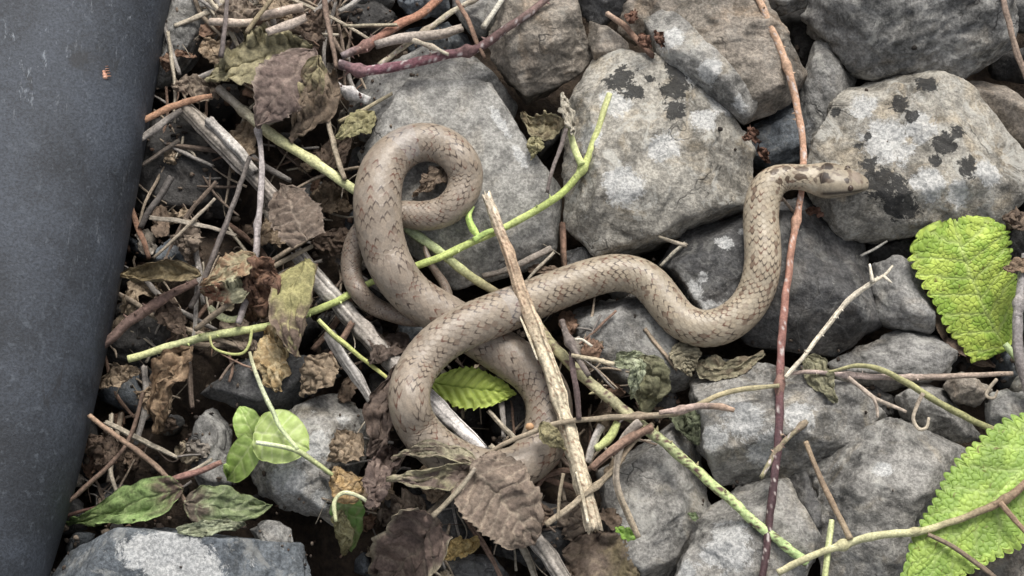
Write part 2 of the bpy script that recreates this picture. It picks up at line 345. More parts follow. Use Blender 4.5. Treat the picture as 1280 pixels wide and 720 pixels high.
stone('tan-brown wedge rock with a dark split front face under the maroon twig', [(628,-14),(613,52),(620,80),(660,118),(685,110),(716,94),(738,66),(735,25),(716,-14)], 8, 'brown', 44, [(670,58,262,38,0),(680,20,70,5,0)], sub=6, mid=-8, smooth_top=1, amp=0.9)
stone('brown stone chip beside the wedge rock', [(738,28),(752,36),(783,58),(783,72),(742,74),(736,50)], 0, 'brown', 47, [(760,60,270,20,0)])
stone('dark stone with a smooth back, above the brown stone chip', [(700,-16),(745,-30),(786,-14),(778,18),(748,30),(722,16)], 2, 'dark', 51)
stone('flat smooth light grey stone under the snake loop', [(452,195),(456,160),(472,132),(512,106),(560,101),(612,112),(640,145),(668,190),(698,238),(706,290),(690,325),(640,347),(570,360),(522,330),(470,265)],
      0, 'flat', 55, [(560,170,95,4,0),(660,300,295,48,-3),(600,330,262,40,-4),(462,180,170,40,-4)], sub=6, smooth_top=1, chips=5, amp=0.55, mid=-9, pale=[(625,150,9,3.4,-62),(650,195,8,2.6,-60)])
stone('dull grey stone slab showing behind the flat light stone', [(438,140),(452,100),(480,80),(525,64),(575,70),(612,92),(645,135),(630,160),(520,170),(455,175)], -5, 'mid', 58, [(540,85,90,14,0)], amp=0.6)
stone('small rounded blue-grey stone between crossing straw stems', [(496,-14),(558,-14),(560,12),(540,22),(512,18),(500,8)], -5, 'blue', 60)
stone('greenish grey stone beside the tan-brown wedge rock', [(572,-12),(632,-12),(622,22),(606,42),(586,34),(570,12)], -4, 'mid', 63)
stone('dark teal stone beneath the pale broken wood piece', [(506,38),(560,30),(584,44),(590,64),(556,72),(512,66)], -13, 'blue', 66)
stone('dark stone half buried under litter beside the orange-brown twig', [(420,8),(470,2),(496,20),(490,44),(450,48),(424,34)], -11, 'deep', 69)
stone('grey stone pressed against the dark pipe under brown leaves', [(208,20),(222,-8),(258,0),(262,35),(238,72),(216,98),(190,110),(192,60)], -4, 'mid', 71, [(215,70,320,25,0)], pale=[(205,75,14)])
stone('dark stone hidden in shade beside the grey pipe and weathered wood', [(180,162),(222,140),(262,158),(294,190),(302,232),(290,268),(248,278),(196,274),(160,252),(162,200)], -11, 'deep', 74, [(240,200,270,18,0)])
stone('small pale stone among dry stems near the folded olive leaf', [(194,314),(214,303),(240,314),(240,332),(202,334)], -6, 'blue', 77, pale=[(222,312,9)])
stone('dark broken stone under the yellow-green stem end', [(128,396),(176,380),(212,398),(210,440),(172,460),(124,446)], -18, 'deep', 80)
stone('dark smooth flat stone under the crumpled yellow leaf', [(253,492),(275,470),(302,452),(340,446),(395,455),(422,470),(396,490),(360,512),(310,517),(280,510)], -2, 'dark', 83, [(340,500,275,35,-2)], amp=0.6)
stone('upright grey stone beside the green heart-shaped leaves', [(236,562),(248,530),(268,514),(286,535),(290,606),(256,614),(240,592)], -8, 'mid', 86, [(275,560,350,25,-1)])
stone('cracked blue-grey rock with white flakes beside the heart-shaped leaves', [(318,560),(332,528),(372,505),(420,494),(462,520),(456,562),(444,588),(432,640),(420,656),(370,642),(325,617),(314,590)], 0, 'light', 89, [(400,540,80,8,0),(350,610,245,34,-3),(440,560,350,35,-3)], sub=6, smooth_top=1, pale=[(390,560,22,1.5,20),(360,598,24,1.5,-20),(430,520,12),(400,620,18)])
stone('dark rock with a large frosty white crust, below the withered green leaves', [(62,735),(92,692),(130,673),(172,661),(215,664),(262,672),(322,668),(372,680),(388,702),(388,740),(300,790),(110,790)], 10, 'blue', 92, [(220,730,270,12,0)], sub=6, smooth_top=1, pale=[(215,700,46,1.25,-35),(175,690,30),(250,725,36),(312,700,10,0.5),(372,700,20)], amp=0.8)
stone('small stone chip behind the frosty white crusted rock', [(312,662),(334,652),(362,660),(366,678),(330,684)], -4, 'mid', 94)
stone('dark rock inside the snake neck bend with white crusts', [(826,330),(850,296),(872,280),(905,266),(940,262),(962,300),(962,372),(932,404),(884,410),(856,390),(836,362)], 1, 'dark', 97, [(900,320,230,14,0),(850,330,170,26,-1)], sub=6, smooth_top=1, amp=0.7, pale=[(893,394,28,1.5,15),(868,362,17),(906,300,15),(930,285,11),(880,345,10)])
stone('large dark rounded rock under the thin red-brown stem', [(960,255),(1005,250),(1045,290),(1078,310),(1092,332),(1098,378),(1106,402),(1086,426),(1046,441),(1000,441),(935,428),(918,400),(950,360)], 2, 'dark', 101, [(1040,350,60,10,0),(1000,400,262,32,-2),(1080,400,310,35,-2)], sub=6, smooth_top=1, amp=0.8)
stone('angular grey stone beside the bright scalloped leaf', [(1092,334),(1115,324),(1142,329),(1158,360),(1163,400),(1166,416),(1130,412),(1096,392),(1091,352)], -3, 'mid', 104, [(1105,370,195,26,0)], pale=[(1100,385,10)])
stone('dark stone deep under the lichen spotted rock', [(1085,305),(1120,298),(1160,300),(1165,330),(1110,335),(1085,325)], -16, 'deep', 106)
stone('grey stone below the angular stone, crossed by a thin pink twig', [(1034,452),(1066,434),(1122,414),(1168,420),(1190,446),(1178,474),(1112,488),(1050,478)], -4, 'mid', 109, [(1110,460,270,26,-1)])
stone('grey stone beside the spotted stem, under the snake belly', [(716,392),(750,374),(790,368),(818,395),(852,442),(862,482),(800,492),(745,472),(722,432)], -4, 'mid', 112, [(770,420,100,6,0),(735,440,200,28,-1)], smooth_top=1, spots=[(741,411,5)])
stone('slate-coloured stone behind the snake where it leaves the pale rock', [(708,318),(740,312),(764,326),(770,352),(730,362),(704,350)], -8, 'dark', 114)
stone('large light grey rock with white flecks, under the dark maroon stem', [(864,464),(905,451),(960,461),(1010,484),(1075,500),(1102,526),(1080,560),(1030,600),(980,615),(900,605),(872,550),(865,505)], 5, 'light', 117, [(960,500,95,8,0),(900,470,110,14,0),(890,560,200,24,-2),(1000,580,275,20,-2)], sub=6, smooth_top=1, pale=[(930,525,32),(895,545,20),(1000,520,24),(960,560,26)])
stone('big angular grey rock with rusty stain under the yellowish branching stem', [(1013,585),(1024,562),(1075,541),(1125,526),(1160,540),(1187,550),(1214,566),(1192,602),(1152,655),(1130,735),(1040,745),(1022,690),(1016,630)], 9, 'light', 120, [(1100,600,110,12,0),(1070,560,140,24,0),(1100,680,255,20,-1),(1030,620,190,40,-4)], sub=6, smooth_top=1, pale=[(1045,580,12,2.6,62),(1105,585,14)])
stone('smooth grey rock beside the pale splintered twig end', [(748,592),(788,552),(838,534),(870,558),(884,610),(886,640),(858,676),(846,712),(812,735),(762,690),(744,640)], -3, 'light', 123, [(800,590,150,10,0),(860,610,350,38,-2),(830,690,330,34,-3)], sub=6, smooth_top=1, amp=0.8, pale=[(860,560,18)])
stone('light grey rock crossed by the green end of the spotted stem', [(884,640),(930,606),(976,600),(1002,640),(1016,682),(1004,725),(960,760),(826,760),(850,692)], 4, 'light', 126, [(920,690,255,14,0),(960,640,60,14,0)], sub=6, smooth_top=1, pale=[(910,680,36),(860,710,16)])
stone('dark split stone between two light grey rocks', [(988,588),(1012,590),(1024,622),(1030,672),(1012,690),(1000,650),(984,615)], -5, 'dark', 128)
stone('speckled stone behind the curling tendril', [(1118,497),(1150,481),(1182,489),(1212,520),(1228,546),(1202,558),(1168,546),(1130,522)], -3, 'light', 131, [(1180,520,300,24,0)])
stone('small brown-grey stone at the end of the pink twig', [(1180,482),(1192,470),(1222,472),(1240,488),(1224,507),(1192,502)], -1, 'brown', 134)
stone('plain grey stone behind the edge of the scalloped leaf', [(1232,494),(1258,485),(1292,492),(1300,540),(1262,545),(1236,532)], -3, 'mid', 137)
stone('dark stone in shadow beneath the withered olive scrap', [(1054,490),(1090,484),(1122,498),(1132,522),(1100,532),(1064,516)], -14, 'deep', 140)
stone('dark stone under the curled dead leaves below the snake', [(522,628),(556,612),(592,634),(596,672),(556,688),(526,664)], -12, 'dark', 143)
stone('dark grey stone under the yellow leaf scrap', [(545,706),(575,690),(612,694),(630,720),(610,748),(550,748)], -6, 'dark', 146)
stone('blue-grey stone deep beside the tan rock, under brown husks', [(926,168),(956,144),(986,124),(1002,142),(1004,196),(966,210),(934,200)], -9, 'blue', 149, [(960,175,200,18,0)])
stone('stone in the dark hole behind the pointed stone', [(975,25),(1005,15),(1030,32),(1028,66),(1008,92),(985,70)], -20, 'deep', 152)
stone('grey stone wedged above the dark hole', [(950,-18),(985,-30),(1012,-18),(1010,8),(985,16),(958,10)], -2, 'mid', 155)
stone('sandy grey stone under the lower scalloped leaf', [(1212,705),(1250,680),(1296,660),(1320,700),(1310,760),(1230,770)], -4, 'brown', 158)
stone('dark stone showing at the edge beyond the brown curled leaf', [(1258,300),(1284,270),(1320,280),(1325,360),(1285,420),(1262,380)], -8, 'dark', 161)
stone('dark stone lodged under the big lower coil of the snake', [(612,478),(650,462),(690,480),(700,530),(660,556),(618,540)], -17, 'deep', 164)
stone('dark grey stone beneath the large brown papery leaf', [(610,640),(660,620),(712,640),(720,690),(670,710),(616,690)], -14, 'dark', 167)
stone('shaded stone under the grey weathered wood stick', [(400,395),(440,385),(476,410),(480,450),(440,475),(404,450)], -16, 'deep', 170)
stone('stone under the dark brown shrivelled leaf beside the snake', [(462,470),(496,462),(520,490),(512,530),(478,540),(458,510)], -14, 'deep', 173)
close_holes()

# smaller stones that fill the gaps and go on outside the picture
placed = []
rngf = np.random.default_rng(99)
cover = hmap > -0.034
def gap_at(x, y):
    ix, iy = int((x - HX0) * 1000), int((y - HY0) * 1000)
    for r in range(2, 24, 2):
        w = cover[max(0, iy - r):iy + r + 1, max(0, ix - r):ix + r + 1]
        if w.any(): return r / 1000
    return 0.024
big = [(o, o['_org'][:2]) for o in ALL]
def near_rock(x, y):
    o = min(big, key=lambda q: (q[1][0] - x) ** 2 + (q[1][1] - y) ** 2)[0]; wd = o['label'].split()
    stop = {'with', 'under', 'beside', 'wedged', 'tucked', 'leaning', 'lying', 'behind', 'above', 'showing', 'between', 'beneath', 'half', 'pressed', 'hidden', 'among', 'deep', 'below', 'crossed', 'inside', 'at', 'in', 'lodged', 'where'}
    n = next((i for i, a in enumerate(wd) if i > 1 and a in stop), len(wd)); return ' '.join(wd[:n]).rstrip(',')
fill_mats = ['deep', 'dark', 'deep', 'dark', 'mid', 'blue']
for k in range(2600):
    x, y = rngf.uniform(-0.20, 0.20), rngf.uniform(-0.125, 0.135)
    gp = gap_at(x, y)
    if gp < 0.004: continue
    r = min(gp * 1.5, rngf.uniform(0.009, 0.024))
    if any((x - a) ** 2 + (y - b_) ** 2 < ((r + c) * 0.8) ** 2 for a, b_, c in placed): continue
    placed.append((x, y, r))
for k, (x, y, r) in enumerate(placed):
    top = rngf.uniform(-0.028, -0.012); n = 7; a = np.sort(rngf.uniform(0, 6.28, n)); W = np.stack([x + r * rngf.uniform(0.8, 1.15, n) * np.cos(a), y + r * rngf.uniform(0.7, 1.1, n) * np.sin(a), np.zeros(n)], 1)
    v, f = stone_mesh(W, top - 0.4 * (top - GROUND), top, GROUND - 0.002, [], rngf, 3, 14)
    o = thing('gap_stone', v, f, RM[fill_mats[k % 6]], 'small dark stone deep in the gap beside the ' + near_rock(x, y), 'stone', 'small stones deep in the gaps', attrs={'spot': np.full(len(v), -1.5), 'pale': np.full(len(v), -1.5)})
outer = []
for k in range(5000):
    x, y = rngf.uniform(-0.34, 0.34), rngf.uniform(-0.27, 0.29)
    if abs(x) < 0.19 and -0.118 < y < 0.122: continue
    gp = gap_at(x, y); r = min(gp * 1.3, rngf.uniform(0.015, 0.03))
    if r < 0.009 or any((x - a) ** 2 + (y - b_) ** 2 < ((r + c) * 0.8) ** 2 for a, b_, c in outer): continue
    outer.append((x, y, r))
for k, (x, y, r) in enumerate(outer):
    top = rngf.uniform(-0.012, 0.004); n = 8; a = np.sort(rngf.uniform(0, 6.28, n)); W = np.stack([x + r * rngf.uniform(0.85, 1.15, n) * np.cos(a), y + r * rngf.uniform(0.8, 1.15, n) * np.sin(a), np.zeros(n)], 1)
    v, f = stone_mesh(W, top - 0.4 * (top - GROUND), top, GROUND - 0.002, [], rngf, 3 if max(abs(x) - 0.18, abs(y) - 0.11) > 0.03 else 4, 18)
    thing('outer_stone', v, f, RM[('mid', 'light', 'dark', 'brown', 'blue', 'pale')[k % 6]], 'broken grey stone in the wider bed around the snake', 'stone', 'stones of the surrounding bed', attrs={'spot': np.full(len(v), -1.5), 'pale': np.full(len(v), -1.5)})
close_holes()


# ------------------------------------------------------------------ builders for stems, leaves
def ring_faces(n, k):
    I = np.arange(n * k).reshape(n, k); J = np.roll(I, -1, 1)
    return np.stack([I[:-1].ravel(), J[:-1].ravel(), J[1:].ravel(), I[1:].ravel()], 1)
def frames(c):
    t = np.gradient(c, axis=0); t /= np.linalg.norm(t, axis=1)[:, None] + 1e-12
    s = np.cross(t, [0, 0, 1.0]); s /= np.linalg.norm(s, axis=1)[:, None] + 1e-9; return t, s, np.cross(s, t)
def settle(z, sig, it=14):
    zs = z.copy()
    for _ in range(it): zs = gauss(np.maximum(zs, z - 0.0006), sig)
    return zs
def grad(cols, t):
    C = np.array([lin(c) for c in cols]); k = np.linspace(0, 1, len(cols)); return np.stack([np.interp(t, k, C[:, i]) for i in range(3)], 1)
def tube_mesh(c, r, cols, seed, segs=12, rough=0.13, flat=1.0, streak=0.3, specks=None, ends='cut', jag=0.0):
    """closed tube along c (n,3) with radii r: returns verts, quads, colours"""
    rng = np.random.default_rng(seed); n = len(c); t, s, u = frames(c)
    th = np.linspace(0, 2 * math.pi, segs, endpoint=False); L = np.concatenate([[0], np.cumsum(np.linalg.norm(np.diff(c, axis=0), axis=1))])
    A = np.stack([np.repeat(L / 0.004, segs), np.tile(np.cos(th) * 1.3, n), np.tile(np.sin(th) * 1.3, n)], 1) + rng.uniform(0, 50, 3)
    nz = fbm(A * [0.45, 1, 1], 2); kf = 1.7 * max(1, segs / 12.0) * 1.25; st = fbm(A * [0.07, kf, kf] + 7, 2)
    R = np.repeat(r, segs) * (1 + rough * nz + rough * 0.8 * st)
    V = np.repeat(c, segs, 0) + (np.tile(np.cos(th), n) * R)[:, None] * np.repeat(s, segs, 0) + (np.tile(np.sin(th), n) * R * flat)[:, None] * np.repeat(u, segs, 0)
    if jag > 0:
        for e, sg in ((0, -1), (n - 1, 1)):
            V[e * segs:(e + 1) * segs] += sg * t[e] * (rng.uniform(0, jag, segs) * PXM)[:, None]
    C = grad(cols, np.repeat(L / L[-1], segs)) * (1 + streak * st * 1.4 + 0.12 * nz)[:, None]
    if specks:
        q = fbm(A * [2.6, 2.6, 2.6] + 3, 1); k = np.clip((q - specks[1]) * 12, 0, 1)[:, None]; C = C * (1 - k) + lin(specks[0]) * k
    F = ring_faces(n, segs)
    V = np.vstack([V, c[0] + t[0] * r[0] * (-0.05 if ends == 'cut' else -0.6), c[-1] + t[-1] * r[-1] * (0.05 if ends == 'cut' else 0.6)])
    C = np.vstack([C, C[0] * 1.15, C[-3] * 1.15]); a, b_ = n * segs, n * segs + 1; k = np.arange(segs); k2 = (k + 1) % segs
    F = np.vstack([F, np.stack([np.full(segs, a), k2, k, np.full(segs, a)], 1)[:, [0, 1, 2, 2]], np.stack([np.full(segs, b_), (n - 1) * segs + k, (n - 1) * segs + k2, (n - 1) * segs + k2], 1)])
    return V, F, C
def fix_quads(F):
    """degenerate quads (last two equal) stay as triangles: split the array"""
    d = F[:, 2] == F[:, 3]; return F[~d], F[d][:, :3]
def mesh_mixed(name, V, F, mat, C):
    q, t = fix_quads(F); tri = np.vstack([q[:, [0, 1, 2]], q[:, [0, 2, 3]], t]); return tri
_twigs = {}
def twig(name, label, pts, w, cols, cat='twig', stiff=10, lift=0.0, mat=None, seed=None, parent=None, group=None, zoff=None, z=None, do_splat=True, nodes=(), thorns=0, tcol=None, wob=1.6, **kw):
    seed = seed if seed is not None else int(sum(a * 7 + b_ * 13 for a, b_ in [p[:2] for p in pts])) % 99991
    s = catmull(pts, 3.2); n = len(s); tt = np.linspace(0, 1, n)
    if parent is None and n > 8:
        ar = np.arange(n) * 3.2; env = np.minimum(1, np.minimum(np.arange(n), np.arange(n)[::-1]) / 6.0)
        for a_x in (0, 1): s[:, a_x] += wob * env * fbm(np.stack([ar / 52, np.full(n, seed % 89 + 13.7 * a_x), np.zeros(n)], 1), 3)
    wv = np.interp(tt, np.linspace(0, 1, len(np.atleast_1d(w))), np.atleast_1d(w)) * (0.92 if parent is None else 1) * (1 + 0.13 * fbm(np.stack([np.arange(n) / 7.0, np.full(n, seed % 53), np.zeros(n)], 1), 2)); r = wv / 2 * PXM
    if z is not None:                     # heights given along the way (mm)
        zz = np.interp(tt, np.linspace(0, 1, len(z)), np.array(z) / 1000.0)
    else:
        zr = onhm(s[:, 0], s[:, 1], r * 0.9); zz = settle(zr, stiff * 1.5) + lift / 1000.0
        if zoff is not None: zz = zz + np.interp(tt, np.linspace(0, 1, len(zoff)), np.array(zoff) / 1000.0)
    c = P(s[:, 0], s[:, 1], zz)
    V, F, C = tube_mesh(c, r, cols, seed, **kw)
    o = thing(name, V, mesh_mixed(name, V, F, None, C), mat or M_WOOD, label, cat if parent is None else None, group, None, parent, C, do_splat=do_splat)
    rng = np.random.default_rng(seed + 5)
    for (f, sz) in nodes:                 # swollen joints along the stem
        i = int(f * (n - 1)); i0, i1 = max(0, i - 5), min(n, i + 6)
        cc = c[i0:i1]; rr = r[i0:i1] * (0.93 + (sz - 0.93) * np.exp(-((np.arange(len(cc)) - (i - i0)) / 2.0) ** 2))
        v, f_, k = tube_mesh(cc, rr, ['808080', '808080'], seed + i, segs=12, rough=0.22)
        k = np.tile(0.75 * grad(cols, np.array([f]))[0] + 0.25 * lin(tcol or cols[-1]), (len(v), 1)) * (1 + 0.25 * fbm(v / 0.0012, 2))[:, None]
        thing('node', v, mesh_mixed('node', v, f_, None, k), mat or M_WOOD, None, None, parent=o if parent is None else parent, col=k, do_splat=False)
    for _ in range(thorns):
        i = rng.integers(2, n - 2); tdir, sd, up = frames(c); a = rng.uniform(-0.4, math.pi + 0.4); dv = sd[i] * math.cos(a) + up[i] * math.sin(a) + tdir[i] * rng.uniform(-0.5, 0.3)
        cc = np.array([c[i] + dv * r[i] * k for k in (0.7, 1.15, 1.55, 1.8)]); v, f_, k = tube_mesh(cc, np.array([0.3, 0.22, 0.12, 0.03]) * r[i] * 1.3, [tcol or cols[0]] * 2, 3, segs=6)
        thing('thorn', v, mesh_mixed('thorn', v, f_, None, k), mat or M_WOOD, None, None, parent=o if parent is None else parent, col=k, do_splat=False)
    o_c[o.name] = (s, zz, c, r); return o
o_c = {}

SHAPES = {
 'ovate': lambda t: np.sin(np.pi * np.clip(t, 0, 1) ** 0.72) ** 0.85 * (1 - 0.12 * t),
 'lance': lambda t: np.sin(np.pi * t ** 0.85) ** 1.1,
 'round': lambda t: np.clip(1 - (2 * t - 1) ** 2, 0, 1) ** 0.5,
 'heart': lambda t: np.clip(1 - np.abs(1.75 * t - 0.72) ** 2.2, 0, 1) ** 0.6,
 'shield': lambda t: np.minimum(1, (t / 0.09) ** 0.55) * np.clip(1 - np.clip((t - 0.74) / 0.27, 0, 1) ** 3.2, 0, 1) ** 0.55 * (0.70 + 0.38 * t),
 'torn': lambda t: np.minimum(1, (t / 0.2) ** 0.7) * np.clip((1.04 - t) / 0.2, 0, 1) ** 0.5,
}
def leaf(name, label, base, tip, w, cols, mid=None, zb=2.0, zt=2.0, arch=0.0, curl=(0, 0), roll=0, shape='ovate', serr=(0, 0), crumple=0.5, nv=7, vein=0.25, res=(50, 36), mat=None, cat='leaf', group=None,
         rug=0, drape=True, twist=0, bend_curl=0.0, seed=None, parent=None, thick=0.16, patch=0.0, patch_at=None, absz=None, skew=0.0, edge=None, tipserr=None):
    """blade along base->tip (photograph measures), cols = (main, second, vein); curl in radians per half, + up"""
    seed = seed if seed is not None else int(base[0] * 31 + base[1] * 17 + tip[0] * 7 + tip[1]) % 99991
    rng = np.random.default_rng(seed); nt_, nu = res
    if absz is None: zB, zT = onhm(*base, zb / 1000)[0], onhm(*tip, zt / 1000)[0]
    else: zB, zT = absz[0] / 1000, absz[1] / 1000
    B, T = P(*base, zB), P(*tip, zT); mp = mid if mid else ((base[0] + tip[0]) / 2, (base[1] + tip[1]) / 2); Mi = P(*mp, (zB + zT) / 2 + arch / 1000); Ctl = 2 * Mi - 0.5 * (B + T)
    t = np.linspace(0, 1, nt_); mr = (1 - t)[:, None] ** 2 * B + 2 * (t * (1 - t))[:, None] * Ctl + (t ** 2)[:, None] * T
    tg, sd, up = frames(mr)
    u = np.linspace(-1, 1, nu); TT, UU = np.meshgrid(t, u, indexing='ij')
    sh = SHAPES[shape](t); Wt = w / 2 * PXM * sh
    if serr[0]:
        tj = np.random.default_rng(seed + 2).uniform(0.55, 1.35, abs(serr[0]) + 3); tp = t * abs(serr[0]) + 0.12 * np.sin(t * 23 + seed); ti = np.clip(np.floor(tp).astype(int), 0, len(tj) - 1); fr = np.mod(tp, 1)
        sa = np.sin(np.pi * fr) ** 0.55 - 0.6 if rug else (1 - fr) ** 1.4 - 0.4; Wt = Wt * np.clip(1 + serr[1] * sa * tj[ti] * (1.6 if rug else 1.5), 0.3, 2)
    Wt = np.maximum(Wt, 0.00015)
    jagl = 1 + (edge or 0) * fbm(np.stack([TT.ravel() * 6, np.sign(UU.ravel()) * 4 + seed % 40, np.zeros(TT.size)], 1), 3).reshape(TT.shape)
    lat = np.zeros_like(TT); nor = np.zeros_like(TT)
    for sgn, cu in ((-1, curl[0]), (1, curl[1])):
        mk = (UU * sgn) >= 0; a = np.abs(UU) * jagl
        if abs(cu) < 1e-3: l_, n_ = Wt[:, None] * a, 0 * a
        else: l_, n_ = Wt[:, None] / cu * np.sin(cu * a), Wt[:, None] / cu * (1 - np.cos(cu * a))
        lat = np.where(mk, sgn * l_, lat); nor = np.where(mk, n_, nor)
    ro = np.radians(roll + twist * (t - 0.5)); 
    sd2 = sd * np.cos(ro)[:, None] + up * np.sin(ro)[:, None]; up2 = -sd * np.sin(ro)[:, None] + up * np.cos(ro)[:, None]
    ph = TT * nv - np.abs(UU) * 1.15 * (nv / 7) + 0.25 * (UU > 0); dv = np.abs(np.mod(ph + 0.5, 1) - 0.5)
    vn = np.exp(-(dv / 0.09) ** 2) * (np.abs(UU) < 0.93); mrb = np.exp(-(UU / 0.045) ** 2)
    puff = np.cos(dv * 2 * math.pi * 1.0) * -0.5
    q = np.stack([TT.ravel() * 3.2, UU.ravel() * 1.6, np.full(TT.size, seed % 97)], 1)
    cr = fbm(q, 3).reshape(TT.shape); cr2 = fbm(q * 1.3 + 40, 3).reshape(TT.shape); cr3 = fbm(q * 1.6 + 80, 3).reshape(TT.shape)
    crv = fbm(np.stack([ph.ravel() * 0.8, UU.ravel() * 0.8, np.full(TT.size, seed % 71)], 1), 3).reshape(TT.shape)
    nor = nor + crumple / 1000 * (0.9 * cr + 0.9 * crv) + vein / 1000 * (puff * 0.9 - 0.9 * mrb)
    lat = lat + crumple / 1000 * cr2 * 1.1
    cell = None
    if rug:      # puckered net-veined blade
        Lr = max(1, math.dist(base, tip)); g1, g2 = TT.ravel() * Lr / rug, (UU * sh[:, None]).ravel() * w / 2 / rug + 40; jt = np.random.default_rng(seed + 1).uniform(0.08, 0.92, (128, 128, 2))
        f1 = np.full(g1.size, 9.0); f2 = f1.copy(); i1, i2 = np.floor(g1).astype(int), np.floor(g2).astype(int)
        for a in (-1, 0, 1):
            for b_ in (-1, 0, 1):
                q_ = jt[(i1 + a) % 128, (i2 + b_) % 128]; dd = np.hypot(i1 + a + q_[:, 0] - g1, i2 + b_ + q_[:, 1] - g2); nb = dd < f1; f2 = np.where(nb, f1, np.minimum(f2, dd)); f1 = np.minimum(f1, dd)
        cell = (f2 - f1).reshape(TT.shape); cell = np.clip(cell / 0.32, 0, 1)
        cell = np.minimum(cell, np.clip(dv / 0.1, 0, 1)); nor = nor + 0.00034 * (cell ** 0.7 - 0.5)
    V = mr[:, None, :] + lat[..., None] * sd2[:, None, :] + nor[..., None] * up2[:, None, :] + (skew * np.abs(UU) * w / 2 * PXM)[..., None] * tg[:, None, :] + (crumple / 1000 * cr3 * 0.8)[..., None] * tg[:, None, :]
    if tipserr:
        V = V + (tipserr[1] * PXM * np.clip((TT - 0.86) / 0.14, 0, 1) * np.abs(np.sin(UU * math.pi * tipserr[0] / 2)) ** 0.7)[..., None] * tg[:, None, :]
    V = V.reshape(-1, 3)
    if drape:
        h = hm(V[:, 0], V[:, 1]) + 0.0005; pen = np.clip(h - V[:, 2], 0, None); V[:, 2] += np.minimum(pen, 0.006) * 0.9
    c0, c1, c2 = [lin(x) for x in cols[:3]]
    k = np.clip((cr3 * 0.8 + cr * 0.4 + patch) * 2.2 + 0.5, 0, 1)
    if patch_at: k = np.clip((TT - patch_at[0]) * patch_at[1] + 0.5 + cr * 0.9, 0, 1)
    C = c0 * (1 - k[..., None]) + c1 * k[..., None]
    ve = np.clip(0.75 * vn + mrb, 0, 1)[..., None]; C = C * (1 - ve * 0.8) + c2 * ve * 0.8
    if rug:
        bs = np.clip((fbm(q * [6.5, 9, 1] + 11, 2).reshape(TT.shape) - 0.74 + 0.25 * np.abs(UU) * (TT > .3)) * 9, 0, 0.8)[..., None]; C = C * (1 - bs) + lin('6d5a30') * bs
    if len(cols) > 3:
        ed = np.clip((np.abs(UU) - 0.86) * 7 + cr2 * 0.5, 0, 1)[..., None]; C = C * (1 - ed) + lin(cols[3]) * ed
    if cell is not None: C = C * (0.80 + 0.24 * cell[..., None])
    C = (C * (1 + 0.2 * cr2[..., None])).reshape(-1, 3)
    if mat is None: C = C * [1.02, 0.98, 0.9]
    I = np.arange(nt_ * nu).reshape(nt_, nu); F = np.stack([I[:-1, :-1].ravel(), I[1:, :-1].ravel(), I[1:, 1:].ravel(), I[:-1, 1:].ravel()], 1)
    # give the blade its thickness: a second skin below and a closed rim
    fn = np.cross(V[F[:, 1]] - V[F[:, 0]], V[F[:, 3]] - V[F[:, 0]]); vn_ = np.zeros_like(V)
    for j in range(4): np.add.at(vn_, F[:, j], fn)
    vn_ /= np.linalg.norm(vn_, axis=1)[:, None] + 1e-15; n0 = len(V); V2 = V - vn_ * thick / 1000
    rim = np.concatenate([I[0, :], I[1:, -1], I[-1, -2::-1], I[-2:0:-1, 0]]); r2 = np.roll(rim, -1)
    Fa = np.vstack([F, F[:, ::-1] + n0, np.stack([rim, rim + n0, r2 + n0, r2], 1)])
    return thing(name, np.vstack([V, V2]), Fa, mat or M_DRY, label, cat if parent is None else None, group, None, parent, np.vstack([C, C * 1.05]))

# ------------------------------------------------------------------ the loose litter
# dry litter one can pick apart: stem bits and leaf scraps over the soil
rl = np.random.default_rng(5)
def inside(x, y, poly):
    c = False; j = len(poly) - 1
    for i in range(len(poly)):
        if (poly[i][1] > y) != (poly[j][1] > y) and x < (poly[j][0] - poly[i][0]) * (y - poly[i][1]) / (poly[j][1] - poly[i][1]) + poly[i][0]: c = not c
        j = i
    return c
ZON = [([(215,0),(450,0),(455,60),(430,200),(440,300),(480,440),(330,450),(255,500),(230,620),(110,640),(80,700),(140,430),(190,200)], 0.62, 'in the litter between the pipe and the snake'),
       ([(440,420),(560,420),(700,470),(780,540),(760,640),(720,720),(430,720),(400,640),(450,580)], 0.3, 'in the litter below the snake coils'),
       ([(240,0),(430,0),(430,60),(300,60)], 0.16, 'in the leaf heap above the torn brown leaf'),
       ([(700,330),(790,480),(820,560),(740,520),(690,430)], 0.08, 'in the gap beside the spotted stem')]
fv, ff, fc, nn_ = [], [], [], 0
for k in range(90):
    zi = rl.choice(4, p=[.5, .32, .08, .10]); poly = ZON[zi][0]; xs = [p[0] for p in poly]; ys = [p[1] for p in poly]
    while True:
        x, y = rl.uniform(min(xs), max(xs)), rl.uniform(min(ys), max(ys))
        if inside(x, y, poly): break
    a = rl.uniform(0, 6.28); L = rl.uniform(20, 70); q = np.array([[x, y], [x + math.cos(a) * L * .5, y + math.sin(a) * L * .5], [x + math.cos(a + rl.uniform(-.9, .9)) * L, y + math.sin(a + rl.uniform(-.9, .9)) * L]])
    s_ = catmull(q, 5); r_ = np.full(len(s_), rl.uniform(.45, .9) * PXM); z_ = settle(onhm(s_[:, 0], s_[:, 1], .0005), 5) + rl.uniform(0, .002)
    v, f, c = tube_mesh(P(s_[:, 0], s_[:, 1], z_), r_, [rl.choice(['6d6252', '5b4b3d', '857b6a', '4d4036'])] * 2, k, segs=5); fv.append(v); ff.append(mesh_mixed('', v, f, None, c) + nn_); fc.append(c); nn_ += len(v)
o = thing('plant_fibres', np.vstack(fv), np.vstack(ff), M_WOOD, 'fine hair-like dry plant fibres strewn through the litter', 'fibres', None, 'stuff', col=np.vstack(fc), do_splat=False)
iv, if_ = ico(1); fv, ff, fc, nn_ = [], [], [], 0
